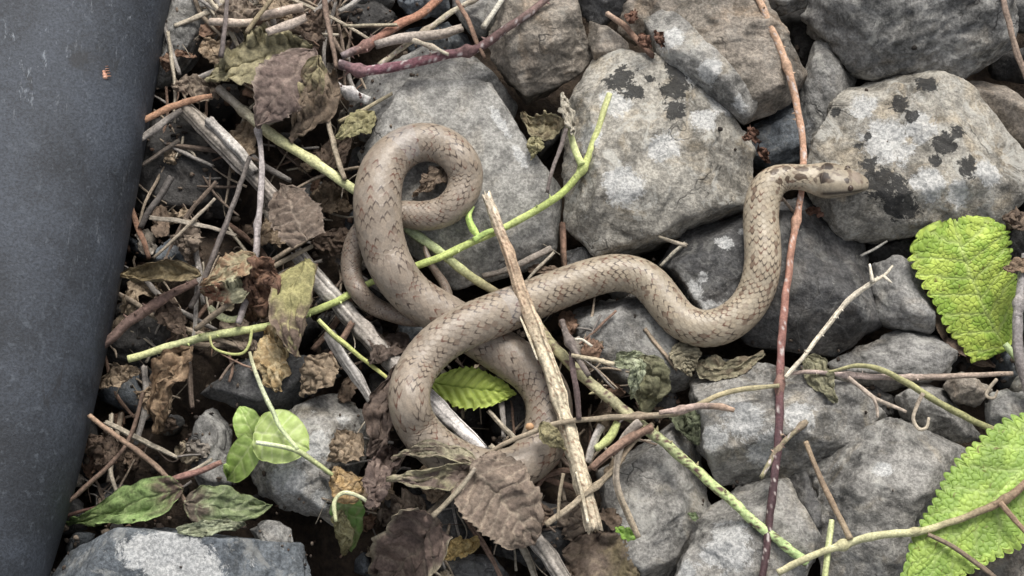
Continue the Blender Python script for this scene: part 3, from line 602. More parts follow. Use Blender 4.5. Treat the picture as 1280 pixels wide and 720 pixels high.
while len(fv) < 1700:
    x, y = rl.uniform(-.19, .19), rl.uniform(-.118, .122); h = hm(x, y)
    lit = x < -0.03
    if h > (-0.004 if lit else -0.012) and rl.uniform() > 0.012: continue
    s_ = rl.uniform(.0004, .0014) * (1.3 if h < -.02 else .8); v = iv * rl.uniform(.6, 1.3, iv.shape) * s_ * rl.uniform(.5, 1.4, 3) + [x, y, h + s_ * .4]
    fv.append(v); ff.append(if_ + nn_); nn_ += len(v); fc.append(np.tile(lin(rl.choice(['3d332b', '52463b', '6b5d4e', '2e2823', '5d4636'])), (len(v), 1)))
thing('soil_crumbs', np.vstack(fv), np.vstack(ff), M_WOOD, 'dark crumbs of soil and rotted leaf scattered in the gaps', 'soil', None, 'stuff', col=np.vstack(fc), smooth=False, do_splat=False)
TC = [('8f7e69', '9d8c75'), ('655547', '746354'), ('a69a84', 'b4a790'), ('755a48', '826652'), ('7d766f', '8d867e')]
TN = ['tan', 'dark brown', 'straw-coloured', 'rust-brown', 'grey']
for k in range(330):
    zi = rl.choice(4, p=[.5, .28, .14, .08]); poly = ZON[zi][0]; xs = [p[0] for p in poly]; ys = [p[1] for p in poly]
    while True:
        x, y = rl.uniform(min(xs), max(xs)), rl.uniform(min(ys), max(ys))
        if inside(x, y, poly): break
    ci = rl.choice(5, p=[.26, .28, .12, .18, .16])
    if k % 10 < 7:
        a = rl.uniform(0, math.pi); L = rl.uniform(14, 80); dx, dy = math.cos(a) * L / 2, math.sin(a) * L / 2; bx, by = rl.uniform(-5, 5, 2)
        twig('litter_twig', f'short thin {TN[ci]} dry stem bit {ZON[zi][2]}', [(x - dx, y - dy), (x + bx, y + by), (x + dx, y + dy)], [rl.uniform(2, 4), rl.uniform(2, 5), rl.uniform(1.5, 4)], TC[ci], 'twig', 9, 0, seed=k, group='dry stem bits in the litter', segs=7, rough=.15)
    else:
        a = rl.uniform(0, 2 * math.pi); L = rl.uniform(14, 46)
        leaf('leaf_scrap', f'small curled {TN[ci]} dead leaf scrap {ZON[zi][2]}', (x, y), (x + math.cos(a) * L, y + math.sin(a) * L), rl.uniform(10, 26), (TC[ci][0], TC[ci][1], TC[ci][1]), zb=1.5, zt=1.5, arch=rl.uniform(1, 4), curl=tuple(rl.uniform(-1.3, 1.3, 2)), crumple=rl.uniform(.6, 1.7), edge=.3, res=(18, 14), cat='leaf scrap', group='leaf scraps in the litter', shape='torn', seed=k)

for k in range(84):      # longer dry stalks matted over the litter
    zi = (2, 0, 1, 0)[k % 4]; poly = ZON[zi][0]; xs = [p[0] for p in poly]; ys = [p[1] for p in poly]
    while True:
        x, y = rl.uniform(min(xs), max(xs)), rl.uniform(min(ys), max(ys))
        if inside(x, y, poly): break
    ci = rl.choice(5, p=[.3, .12, .26, .14, .18]); a = rl.normal(0.9 if k % 3 else 2.3, .5); L = rl.uniform(55, 130); dx, dy = math.cos(a) * L / 2, math.sin(a) * L / 2; bx, by = rl.uniform(-9, 9, 2); w_ = rl.uniform(4, 9)
    twig('dry_stalk', f'long {TN[ci]} dry stalk matted {ZON[zi][2]}', [(max(x - dx, 120), y - dy), (x + bx, y + by), (x + dx, y + dy)], [w_, w_ * 1.1, w_ * .8], TC[ci], 'stalk', 12, 0.5, seed=900 + k, group='long dry stalks matted in the litter', segs=12, rough=.14, streak=.5, jag=3)
close_holes()

for k, (x, y) in enumerate([(300,14),(345,6),(385,30),(272,70),(242,108),(300,185),(420,190),(412,250),(232,300),(150,470),(128,560),(190,500),(300,420),(395,470),(422,300),(470,610),(505,640),(640,610),(660,640),(545,600),(720,650),(430,560),(215,395),(345,290)]):
    a = rl.uniform(0, 6.28); L = rl.uniform(40, 66); ci = k % 4
    leaf('withered_leaf', ('grey-brown', 'dull tan', 'dark umber', 'pale brown')[ci] + ' withered leaf matted ' + ('into the top leaf heap' if k < 4 else 'into the litter beside the pipe' if k < 15 else 'into the litter below the snake'), (x - math.cos(a) * L / 2, y - math.sin(a) * L / 2), (x + math.cos(a) * L / 2, y + math.sin(a) * L / 2), rl.uniform(34, 54),
         [('7a6d60', '685b50', '978a7b'), ('8d7c67', '7a6a56', 'a6957e'), ('5d4d41', '4f4137', '7a6a5a'), ('96836c', '816f5a', 'ae9c84')][ci], zb=3, zt=3, arch=rl.uniform(1, 5), curl=tuple(rl.uniform(-.9, .9, 2)), crumple=rl.uniform(1.2, 2.2), nv=7, vein=.8, serr=(9, .1), edge=.18, group='withered leaves matted in the litter', seed=700 + k)
close_holes()
# ------------------------------------------------------------------ what lies under the snake
w1 = twig('weathered_wood', 'thick grey weathered dead stalk, its cut end near the orange-brown stick', [(228,132),(262,165),(300,205),(340,245),(372,280)], [21,24,22,20], ['8b8071','9c9286','7a7066'], 'wood', 25, 1, segs=30, rough=.13, streak=.75, jag=5)
twig('weathered_wood', 'short pale split stalk lying alongside the thick weathered stalk', [(262,152),(282,172),(302,193),(318,214)], [15,14,12], ['a39c93','b3aca2','8c857c'], 'wood', 20, 0, segs=26, rough=.13, streak=.7, jag=4)
twig('weathered_wood', 'long grey fibrous dead stick running underneath the snake to the loop floor', [(372,318),(400,352),(440,398),(485,446),(540,502),(602,560)], [22,27,26,26,22,15], ['8e857b','a8a198','8b8278','9a938b','c2bbb4','d2ccc6'], 'wood', 40, 1, segs=32, rough=.14, streak=.8, jag=6)
twig('weathered_wood', 'pale grey splinter of wood beside the long fibrous stick', [(412,418),(432,450),(452,482),(466,506)], [17,16,14,9], ['97918a','b0aaa3','a19a92'], 'wood', 20, 1, segs=26, rough=.14, streak=.8, jag=5)
twig('weathered_wood', 'grey splintered wood end under the large brown papery leaf', [(640,632),(665,668),(688,700),(712,735)], [18,21,22,20], ['7d746b','a0978c','aaa195'], 'wood', 20, 0, segs=26, rough=.14, streak=.8, jag=5)

M_G = M_STEM
g1 = twig('green_twig', 'long yellow-green stem passing under the snake from the pale rock to the litter', [(762,117),(748,160),(736,196),(724,218),(698,244),(650,275),(600,298),(548,323),(514,335),(480,347),(455,358),(425,374),(395,388),(337,407),(255,422),(160,449)],
     [8,9,11,10,10,10,10,10,10,10,10,10,11,11,11,10], ['c3c57f','b9c06a','a9b94f','b9c865','b5c55e','a9b955','aab856','b3be66','c0c77c','bcc083','c6c780'], 'stem', 16, 1.0, M_G, rough=.05, streak=.12, nodes=[(.14,1.5),(.50,1.25)], tcol='b7c46c', thorns=10)
twig('shoot', None, [(600,298),(590,284),(586,270),(592,258)], [5,9,9,3], ['b6cf5a','a9c948','b9d466'], parent=g1, mat=M_G, lift=2, ends='round')
twig('shoot', None, [(592,300),(610,290),(632,284)], [7,7,4], ['9ab64a','a8c052'], parent=g1, mat=M_G, lift=1)
twig('shoot', None, [(727,206),(718,186),(711,158)], [9,9,8], ['bfcb74','c8cf86','9c9568'], parent=g1, mat=M_G, lift=1)
twig('straw_twig', 'stout straw and green stem bridging from the brown leaves beneath the snake loop', [(272,110),(296,132),(318,151),(352,177),(398,207),(432,230),(468,254),(503,281),(545,312),(585,342),(622,367)], [12,13,16,14,14,13,13,13,13,12,11], ['94897c','a39a86','b6b083','c9c885','d0cf8f','b7b97b','b4bb83','aab98c','b1bc7a','a5a46a','7d6f50'], 'stem', 18, .5, M_G, rough=.07, streak=.22, nodes=[(.11,1.35),(.36,1.15)])
twig('green_twig', 'thin yellow-green stem lying across the weathered sticks up to the snake coil', [(398,400),(420,420),(446,442),(486,474)], [6,7,6,5], ['c6cb78','b9bf5d','a9a853'], 'stem', 14, 2.5, M_G, rough=.05)
twig('broken_shoot', 'pale broken shoot curving over the dry stems', [(262,384),(274,394),(290,400),(306,394)], [8,11,10,7], ['d3d2a2','cfd09a','b3b47c'], 'shoot', 10, 3, M_G, rough=.05)
twig('tendril', 'thin curling green tendril under the yellow-green stem', [(262,420),(266,434),(280,441),(302,442),(312,430),(315,412)], [4,3.5,4,4,4,4], ['9a9a58','a9ad5c','b4bb68'], 'tendril', 8, 1.5, M_G, segs=8)

rows = [
 ('red_brown_twig','orange-brown stick jutting out from the grey pipe',[(180,150),(205,138),(235,127),(264,120)],[9,10,9,7],['9a6f4c','a97a55','8d6546'],3),
 ('dead_twig','grey dead stick below the orange-brown stick, touching the pipe',[(176,174),(200,156),(226,138)],[9,11,8],['8e857c','9a9187','6d655d'],1),
 ('dead_twig','short dark twig lying on the shaded stone beside the pipe',[(178,206),(200,192),(224,176)],[5,6,7],['6e6256','7c7064','5d544b'],1),
 ('dead_twig','straight dark grey-brown stem leaning from the wood to the folded leaf',[(312,196),(303,222),(288,266),(270,312),(256,346),(238,384)],[6,7,7,8,8,7],['5f5751','6f6761','6a605a','5c534c'],3),
 ('dead_twig','long upright grey-lilac stem standing before the weathered stalk',[(322,160),(326,190),(327,222),(324,264),(320,318),(312,362),(298,404)],[7,8,9,9,10,10,9],['9c938f','a89f9b','9b918d','8f8480','7d7370'],5),
 ('dead_twig','tan thin stem sloping down from the hanging brown leaf',[(390,308),(368,318),(338,336),(312,358),(286,381),(262,398),(244,412)],[6,7,8,8,8,7],['8f8069','97876f','857560','6f614f'],5),
 ('dead_twig','thin tan straw crossing the shaded stone',[(268,249),(246,272),(220,297),(192,322)],[4,5,5,4],['a0937f','998b76','7d705e'],4),
 ('straw','pale flat straw blade in the shaded litter',[(188,272),(220,276),(256,283),(294,294)],[7,7,6,5],['8a7f6f','9a8f7e','7d7263'],1),
 ('red_brown_twig','thick red-brown bramble cane running from the pipe to the folded leaf',[(128,432),(160,404),(194,381),(222,364),(246,352)],[13,14,14,12,9],['5d4940','6b544a','74594d','624b41'],4),
 ('red_brown_twig','short rusty twig standing by the pipe edge',[(164,260),(172,284),(180,304),(186,322)],[7,8,7,6],['7d5a40','8b6347','6d4e39'],4),
 ('dead_twig','dark blackish stick leaning on the pipe',[(214,222),(200,244),(186,264),(176,284)],[10,10,9,8],['4f4a46','5a544f','453f3b'],2),
 ('dead_twig','long brown stalk slanting over the withered green leaves',[(112,520),(150,548),(193,581),(220,612),(236,632),(258,652)],[7,7,8,7,6,6],['8b6f55','806650','75604c','6d5947'],5),
 ('red_brown_twig','pinkish red twig below the heart-shaped leaves',[(212,600),(236,592),(256,586),(276,578)],[7,9,9,6],['7b564a','96695a','86604f'],3),
 ('red_brown_twig','long thin brown stem rising from the pipe toward the brown hanging leaf',[(82,630),(110,606),(140,578),(160,552),(172,520),(178,492)],[6,7,7,6,6,5],['5f4b3c','6d5646','624d3e'],3),
 ('dead_twig','thin dark red stalk behind the withered green leaf',[(72,648),(98,640),(128,632)],[5,5,4],['5b3f35','6a4a3e'],2),
 ('dead_twig','pale tan stalk hanging over the torn leaf',[(402,78),(404,112),(411,156),(420,190),(431,224)],[6,7,8,8,7],['988a76','a2937d','93856f','877963'],4),
 ('white_splinter','bright white flat splinter of wood by the maroon twig',[(416,108),(438,116),(461,126)],[11,14,13],['d3d1cd','dddbd7','c9c7c2'],3),
 ('dead_twig','slender tan straw poking out of the olive leaf',[(424,152),(456,136),(490,117)],[6,6,5],['a4966f','a89a78','b0a384'],3),
 ('red_brown_twig','rusty orange thick stem above the maroon twig',[(560,-14),(530,14),(498,31),(458,57),(428,70)],[12,13,13,14,11],['a0694a','a8714f','98654a','8d5f4d','85797a'],4),
 ('straw','long cream straw crossing the orange and maroon stems',[(604,-6),(572,10),(556,20),(520,47),(474,81)],[7,8,8,8,7],['b8ad92','b5aa8e','a89c80','ada289'],8),
 ('bramble_twig','dark maroon twig flecked with white lichen over the flat stones',[(424,80),(456,88),(500,82),(553,70),(597,60),(630,37),(662,16),(694,-10)],[14,14,13,13,13,12,11,10],['6d5a5c','7a4a55','6b3f47','664447','5d4340','6b544e','705850'],6),
 ('straw','white peeled straw on the greenish grey stone',[(630,-4),(618,14),(604,34)],[8,8,9],['c4bda9','cdc6b4','b6ad98'],3),
 ('red_brown_twig','brown twig leaning across the cream straw',[(572,2),(584,24),(596,52),(606,72)],[6,7,7,5],['7d5f4b','86664f','6b5240'],5),
 ('straw','short pale straw under the maroon twig',[(516,50),(536,58),(560,68)],[5,6,5],['bfb59c','b3a990'],2),
 ('dead_twig','pinkish bark stripped wood piece beside the orange stem',[(470,56),(500,48),(540,44),(577,35)],[12,14,15,12],['8a8076','a5978a','b1a292','9c8f7f'],3),
 ('straw','thin straw lying level above the orange stem',[(430,32),(460,32),(496,31)],[5,6,5],['958a72','a09479','8b8069'],3),
 ('dead_twig','pale broken straw near the torn olive leaf',[(424,14),(440,5),(456,-8)],[7,8,7],['aaa49a','b8b2a8'],4),
 ('dead_twig','pale rolled bark tube in the leaf heap',[(262,27),(288,29),(316,28)],[10,12,11],['a08f7e','b09e8c','9a8977'],6),
 ('dead_twig','thick pinkish stem piece in the leaf heap',[(326,20),(352,15),(378,9)],[13,14,13],['a18f80','ab9989','9a8878'],7),
 ('dead_twig','pale pink stalk lying on the olive leaf edge',[(334,40),(358,32),(382,22)],[11,13,11],['ab9a8b','b5a494','a19080'],8),
 ('straw','tan straw sloping out of the leaf heap',[(308,40),(324,20),(342,-6)],[6,7,7],['8d7d5f','998864','8a7a5c'],10),
 ('dead_twig','dark forked stalk rising beside the olive leaf',[(276,70),(280,44),(283,14),(284,-10)],[8,7,6,6],['6d625e','7a6e69','6b605b'],8),
 ('dead_twig','brown peeling stalk in the heap above the torn leaf',[(404,-8),(410,26),(416,60),(420,84)],[8,8,7,6],['7a6152','86705f','6f5a4b'],6),
 ('red_brown_twig','rusty stub standing in the crack beside the pale rock',[(703,280),(704,306),(706,336)],[9,9,8],['6e5240','7a5b46','54402f'],2),
 ('dead_twig','grey-tan crooked twig beneath the pale splintered twig',[(604,345),(626,340),(650,330),(672,319),(688,311)],[8,8,9,9,9],['7d7266','8f8477','998d80','8b8074'],3),
 ('straw','thin pale straw beside the crooked grey-tan twig',[(660,349),(674,333),(692,316)],[4,5,4],['a89c88','b3a792'],2),
 ('straw','thin straw sticking out under the pale rock',[(826,332),(842,316),(856,304)],[4,5,5],['b0a894','bbb29d'],1),
 ('dead_twig','dry straw bit tucked in the crack above the dark rock',[(824,296),(842,302),(858,307)],[4,5,6],['8f8470','a29580'],1),
 ('dead_twig','thin brown stalk in the crevice below the snake bend',[(806,411),(824,434),(846,462)],[6,6,5],['8c7a63','97846c','7c6b56'],1),
 ('red_brown_twig','brown broken twig with dry buds on the brown stone chip',[(759,17),(776,30),(792,46),(816,70)],[8,9,9,8],['a08670','8d6c54','7a5a45','6d4f3d'],2),
 ('red_brown_twig','brown stalk reaching past the huge boulder',[(1252,-12),(1260,22),(1270,60),(1288,110)],[8,9,9,9],['8b7464','96806d','8a7361'],3),
 ('dead_twig','olive dry stalk crossing under the maroon stem on the light rock',[(1008,527),(986,546),(968,568),(952,596)],[6,7,7,6],['8b8064','7f7558','8d8560'],2),
 ('dead_twig','thin dark stem standing in the crack beside the pale rock',[(708,162),(698,190),(690,214),(684,240)],[6,6,5,5],['6a5f5a','746963','5c524d'],4),
 ('straw','short straw in the shade under the lichen spotted rock',[(1076,320),(1092,312),(1108,302)],[4,4,3],['8d8a82','9a968c'],1),
 ('straw','thin twig bit in the gap under the snake neck',[(978,248),(990,262),(1000,274)],[4,4,4],['8d7b69','97846f'],1),
]
for (nm, lb, pts, w, cols, lf) in rows:
    kw = dict(segs=10, rough=.12, streak=.35, jag=2)
    if 'maroon' in lb: kw.update(specks=('b9aca8', 0.32), thorns=4, nodes=[(.56,1.5),(.1,1.5)], tcol='8a6a62')
    if lb.startswith('rusty orange'): kw.update(specks=('b59a88', 0.5), thorns=3, nodes=[(.8,1.25)])
    if lb.startswith('thick red'): kw.update(thorns=5, nodes=[(.6,1.3)], tcol='74594d')
    if lb.startswith('long upright'): kw.update(nodes=[(.5,1.35),(.02,1.5)])
    if lb.startswith('bright white'): kw.update(flat=.35, streak=.12, jag=1)
    if 'flat straw' in lb: kw.update(flat=.3)
    twig(nm, lb, pts, w, cols, {'straw': 'straw', 'white_splinter': 'splinter'}.get(nm, 'twig'), 14, lf * .6, **kw)
twig('bramble_twig', 'long thin stem, orange-brown beyond the snake neck and dark maroon on the light rocks', [(942,-16),(964,36),(985,86),(998,140),(1004,190),(1003,222),(1000,250),(990,310),(981,380),(976,440),(975,490),(972,560),(963,640),(951,735)],
    [9,10,11,10,9,9,10,11,11,11,11,11,10,10], ['b48e6c','b88f6b','ae8462','b08362','ad7d60','a97559','9a6450','84534a','5f3d40','553a3e','503639','4d3436'], 'stem', 14, 0.3, M_STEM, rough=.09, streak=.3, specks=('c5b8b0', 0.42), nodes=[(.14,1.35),(.40,1.3),(.665,1.5)], thorns=9, tcol='b59578')

# ------------------------------------------------------------------ dead and living leaves that lie under or beside the snake
leaf('dead_leaf', 'folded olive dead leaf with saw-toothed edge on top of the brown heap', (390,66), (258,100), 92, ('8a8465','9a9372','746e54','6b654d'), mid=(322,74), zb=9, zt=5, arch=6, curl=(.45,-.35), roll=-8, serr=(9,.22), crumple=1.2, nv=9, vein=1.1)
leaf('dead_leaf', 'broad torn purple-brown dead leaf beneath the folded olive leaf', (392,62), (322,158), 84, ('71615b','62534e','877870','9a8b80'), mid=(350,112), zb=6, zt=6, arch=4, curl=(-.5,-.35), roll=8, serr=(14,.08), crumple=1.3, nv=8, vein=.7, edge=.12)
leaf('dead_leaf', 'narrow olive brown leaf scrap hanging beside the tan stalk', (398,70), (384,150), 36, ('8d8462','6f5f4c','a19878'), zb=7, zt=3, arch=3, curl=(.8,.5), crumple=1.5, edge=.25)
leaf('dead_leaf', 'brown papery scrap lying behind the tan stalk', (418,96), (362,176), 56, ('6d5e50','7b6a58','8b7c69'), zb=4, zt=3, arch=3, curl=(-.6,.4), crumple=1.6, edge=.2)
leaf('dead_leaf', 'small olive leaf piece against the flat light stone', (466,140), (420,172), 36, ('8f8b62','7a7550','aba57e'), zb=4, zt=3, arch=3, curl=(-.5,-.5), crumple=1, serr=(7,.15))
leaf('dead_leaf', 'hanging brown leaf with small holes over the weathered stalk', (384,300), (352,232), 66, ('6f6156','60534a','93867a','83756a'), mid=(366,262), zb=9, zt=9, arch=3, curl=(-.4,-.5), roll=4, serr=(9,.1), crumple=1.1, nv=7, vein=.6, shape='heart', edge=.1)
leaf('dead_leaf', 'drooping half green half brown leaf over the yellow-green stem', (384,326), (372,446), 62, ('8e8a58','66564b','a8a36e','7a6b58'), mid=(362,384), zb=8, zt=5, arch=4, curl=(.7,-.5), crumple=1.5, patch_at=(.55,5), nv=6, edge=.14)
leaf('dead_leaf', 'crumpled pale yellow dead leaf below the drooping leaf', (332,416), (348,488), 54, ('bda97c','a58a5a','d0c09a','86704a'), zb=8, zt=4, arch=5, curl=(-.9,-.8), crumple=1.9, edge=.2, nv=5)
leaf('dead_leaf', 'olive leaf rolled into a trough against the pipe edge', (250,344), (146,346), 46, ('7c6f4f','695c41','8f8262','574a35'), mid=(196,344), zb=6, zt=8, arch=2, curl=(1.7,1.5), roll=0, crumple=1.2, nv=8)
leaf('dead_leaf', 'half dried green and brown leaf with rusty base among the stems', (318,318), (252,356), 42, ('8f8668','84684c','aea687'), zb=7, zt=4, arch=3, curl=(.8,-.4), serr=(8,.16), crumple=1.1)
leaf('dead_leaf', 'small pale green and rust leaf curled under the lilac stem', (312,362), (254,368), 34, ('a3a183','8b5f45','b8b698'), zb=4, zt=4, arch=4, curl=(-1.1,-.7), patch_at=(.5,5), crumple=.8)
leaf('dead_leaf', 'rust-brown crumpled scrap behind the sloping tan stem', (340,330), (312,398), 56, ('6e4f3c','533b2e','8a6a52'), zb=2, zt=2, arch=3, curl=(.7,.9), crumple=2.6, edge=.25)
leaf('dead_leaf', 'shrivelled light brown leaf hanging from the litter beside the dark stone', (236,436), (196,540), 46, ('8b7358','6d573f','a08a6c','5d4833'), mid=(206,480), zb=8, zt=6, arch=5, curl=(1.2,.9), crumple=2.8, edge=.2)
leaf('dead_leaf', 'dark brown shrivelled hanging leaf beside the snake coil', (500,462), (462,570), 54, ('4d413b','5d4f47','6f6159'), mid=(482,520), zb=5, zt=4, arch=3, curl=(.9,.8), crumple=2.2, nv=5, vein=1.2, edge=.15)
leaf('dead_leaf', 'dark crumpled leaf in the angle between wood and snake', (500,420), (466,452), 48, ('5d5049','4a3f39','74665d'), zb=3, zt=3, arch=3, curl=(.6,-.6), crumple=2.2, edge=.2)
leaf('dead_leaf', 'brown curled dead leaf lying inside the snake loop', (562,206), (518,244), 32, ('7a6a5a','66574a','93836f'), zb=3, zt=2, arch=4, curl=(.8,-.8), crumple=1.6, nv=9, vein=.8)
leaf('dead_leaf', 'withered leaf with green fold and brown side, by the frosty rock', (228,610), (86,654), 56, ('6f8a4a','5b4c42','8ea067','7f9a58'), mid=(160,632), zb=5, zt=4, arch=7, curl=(.6,-.7), roll=14, crumple=1.2, patch_at=(.25,-6), nv=8)
leaf('dead_leaf', 'withered grey-green leaf behind the frosty white crusted rock', (232,628), (336,634), 54, ('75855a','5d5348','98a27e','84935f'), mid=(280,634), zb=4, zt=5, arch=5, curl=(.5,-.6), crumple=1.4, patch_at=(.3,-5), nv=6)
leaf('dead_leaf', 'pale folded edge of a grey-green leaf touching the frosty rock', (222,664), (306,655), 22, ('8b9479','757b62','a8ae94'), zb=3, zt=3, arch=2, curl=(.8,-.8), crumple=.8)
h1 = leaf('green_leaf', 'small yellow-green leaf folded in two lobes beside the oval leaf', (320,554), (300,508), 36, ('a0b862','93ae54','bccb84'), zb=8, zt=10, arch=2, curl=(.35,.2), crumple=.25, mat=M_LEAF, shape='heart', nv=4, vein=.15)
leaf('blade_lobe', None, (318,550), (284,600), 42, ('9cb75c','8ea850','bccb84'), zb=8, zt=7, arch=2, curl=(.25,-.35), crumple=.25, mat=M_LEAF, shape='heart', nv=4, vein=.15, parent=h1)
h2 = leaf('green_leaf', 'pale green oval leaf with a whitish stalk across it, over the cracked rock', (318,540), (386,562), 68, ('a3b862','b0c272','c8d199'), mid=(350,546), zb=9, zt=8, arch=3, curl=(-.35,-.3), crumple=.5, mat=M_LEAF, shape='heart', nv=5)
twig('stalk', None, [(312,440),(318,462),(330,492),(342,516),(350,534),(372,562)], [4,5,6,6,5,5], ['a9a478','bcc09a','b3c08a','b8c487'], parent=h2, mat=M_STEM, lift=4)
twig('stalk', None, [(320,553),(345,557),(372,564),(394,578),(416,594)], [5,6,7,6,5], ['cdd4ae','bcc88c','a9b070','9aa061'], parent=h2, mat=M_STEM, lift=2)
leaf('green_leaf', 'bright green toothed leaf with deep veins inside the lower snake loop', (540,480), (645,492), 56, ('aebf52','9fb146','7d9138'), mid=(598,486), zb=4, zt=6, arch=2, curl=(-.15,-.15), crumple=.5, mat=M_LEAF, serr=(13,.09), nv=9, vein=.8, shape='ovate', res=(80, 40))
gl = leaf('green_leaf', 'curled fresh green leaf with an orange-brown top below the cracked rock', (430,616), (440,688), 46, ('7fa851','8d9a62','b4c488'), zb=6, zt=5, arch=5, curl=(-.7,-.5), crumple=.9, mat=M_LEAF, nv=5)
leaf('withered_lobe', None, (446,626), (418,584), 46, ('a08350','86704e','bba274'), zb=8, zt=5, arch=4, curl=(.8,-.5), crumple=1.4, parent=gl)
leaf('withered_lobe', None, (428,640), (430,692), 30, ('9a9567','7d7750','b5b088'), zb=9, zt=6, arch=3, curl=(.9,.9), crumple=1.4, parent=gl)
twig('stalk', None, [(466,634),(452,622),(430,616),(418,628),(420,652)], [5,5,5,5,4], ['c7c6a0','bfc08f','b1b47e'], parent=gl, mat=M_STEM, lift=3)
leaf('dead_leaf', 'shrivelled purple-brown scrap below the dark hanging leaf', (486,566), (464,634), 40, ('6d5d57','5a4b46','8b7b72'), zb=4, zt=4, arch=5, curl=(.8,.9), crumple=2.4, edge=.25)
leaf('dead_leaf', 'olive-grey cupped dead leaf in the gap beside the pale rock', (706,150), (652,142), 48, ('857d60','6d6149','9f9778','a8a080'), mid=(678,160), zb=5, zt=4, arch=-2, curl=(1.1,1.2), crumple=1.6, nv=6)
leaf('dead_leaf', 'withered olive leaf end touching the flat stone rim', (672,172), (664,196), 22, ('8e8a64','7a7553','a9a37d'), zb=3, zt=2, arch=2, curl=(.6,-.5), crumple=1)
leaf('dead_leaf', 'grey dried star-shaped sprig on the pale rock side', (716,166), (702,118), 16, ('a6a194','918b7e','bbb6aa'), zb=4, zt=3, arch=2, curl=(.7,.7), crumple=1.4, shape='lance')
leaf('dead_leaf', 'grey-green twisted withered leaf beside the spotted stem', (768,452), (818,446), 24, ('8f977c','757d62','a9af98'), zb=5, zt=5, arch=3, curl=(.9,-.4), crumple=1.1)
leaf('dead_leaf', 'dull olive shrivelled leaf wedged between the grey stones', (806,444), (806,524), 60, ('6f7054','5b5a43','8b8b6e','87886d'), mid=(812,484), zb=4, zt=1, arch=3, curl=(-.8,.7), crumple=1.7, nv=6)
leaf('dead_leaf', 'pale sage-coloured curled strip on the dull olive leaf', (800,450), (790,496), 20, ('98a086','7d866a','b3b9a2'), zb=6, zt=3, arch=4, curl=(1.2,.6), crumple=1.3)
leaf('dead_leaf', 'dark green withered scrap in the crack beside the light rock', (846,512), (872,556), 32, ('59614a','474d3a','767c62'), zb=2, zt=0, arch=2, curl=(.7,.7), crumple=1.6)
leaf('dead_leaf', 'papery olive-brown dead leaf draped over the light rock rim', (868,452), (954,442), 30, ('7f7a63','6b5f4d','989279','a09a82'), mid=(908,462), zb=3, zt=1, arch=3, curl=(.5,-.5), crumple=1.4, edge=.2)
leaf('dead_leaf', 'grey-brown fan of dead leaf under the snake bend', (852,428), (862,470), 42, ('8b8570','716a57','a49e88'), zb=2, zt=2, arch=2, curl=(.4,.4), crumple=.9, nv=9, vein=.8)
leaf('dead_leaf', 'withered olive scrap caught under the pink twig', (1008,446), (1046,502), 34, ('8b8a6e','74725a','a5a48a'), zb=4, zt=2, arch=3, curl=(.8,-.7), crumple=1.3, edge=.2)
leaf('dead_leaf', 'brown dead leaf lying under the bright scalloped leaf', (1166,332), (1244,458), 58, ('5f4f45','71604f','7d6b5b'), mid=(1190,412), zb=2, zt=2, arch=1, curl=(-.3,.3), crumple=1.1, edge=.15)
leaf('dead_leaf', 'brown curled dead leaf between the lichen spotted rock and the bright leaf', (1292,278), (1256,272), 42, ('6a5a4c','57493e','84725f'), zb=4, zt=4, arch=4, curl=(1,-.8), crumple=2, nv=7, vein=.7)
leaf('dead_leaf', 'dark brown tooth-edged leaf with a tan half, below the smooth rock', (792,744), (706,690), 96, ('6d5f54','7d7152','857765','5d4e45'), mid=(748,706), zb=5, zt=5, arch=7, curl=(-.8,-.7), serr=(16,.06), crumple=1.2, patch_at=(.4,-3), nv=7, vein=.5, shape='round')
leaf('green_leaf', 'tiny bright green sprout leaf above the dark tooth-edged leaf', (794,672), (770,660), 16, ('8fb547','7aa038','a9c76a'), zb=5, zt=5, arch=2, curl=(.5,.5), crumple=.8, mat=M_LEAF, serr=(4,.3), res=(20, 14))
leaf('green_leaf', 'tiny pale green leaflet in the crack of the smooth grey rock', (872,648), (860,642), 10, ('8f9f72','7b8b60','a5b289'), zb=2, zt=2, arch=1, curl=(.5,.3), crumple=.6, mat=M_LEAF, res=(16, 12))
leaf('dead_leaf', 'yellow withered leaf scrap between two dark brown leaves', (596,676), (552,698), 26, ('b89d58','a38a4c','cbb67c'), zb=4, zt=4, arch=3, curl=(-.6,.5), crumple=1.4)
for k, (a, b_, w) in enumerate([((936,160),(948,178),18),((948,186),(962,202),16),((930,172),(944,168),14),((1010,262),(1028,268),16),((786,28),(794,14),18),((800,44),(812,58),18),((820,40),(828,56),12)]):
    leaf('bud_husk', 'small rust-brown dry husk caught between the tan rock and the pale lichened rock' if k < 3 else ('small rust-brown dry husk under the snake neck' if k == 3 else 'dry brown bud husk on the broken twig by the brown stone chip'), a, b_, w, ('6e4d3c','573b2e','8a6650'), zb=4, zt=4, arch=2, curl=(1.1,.9), crumple=1.3, cat='husk', group='rust-brown husks', res=(18, 12))



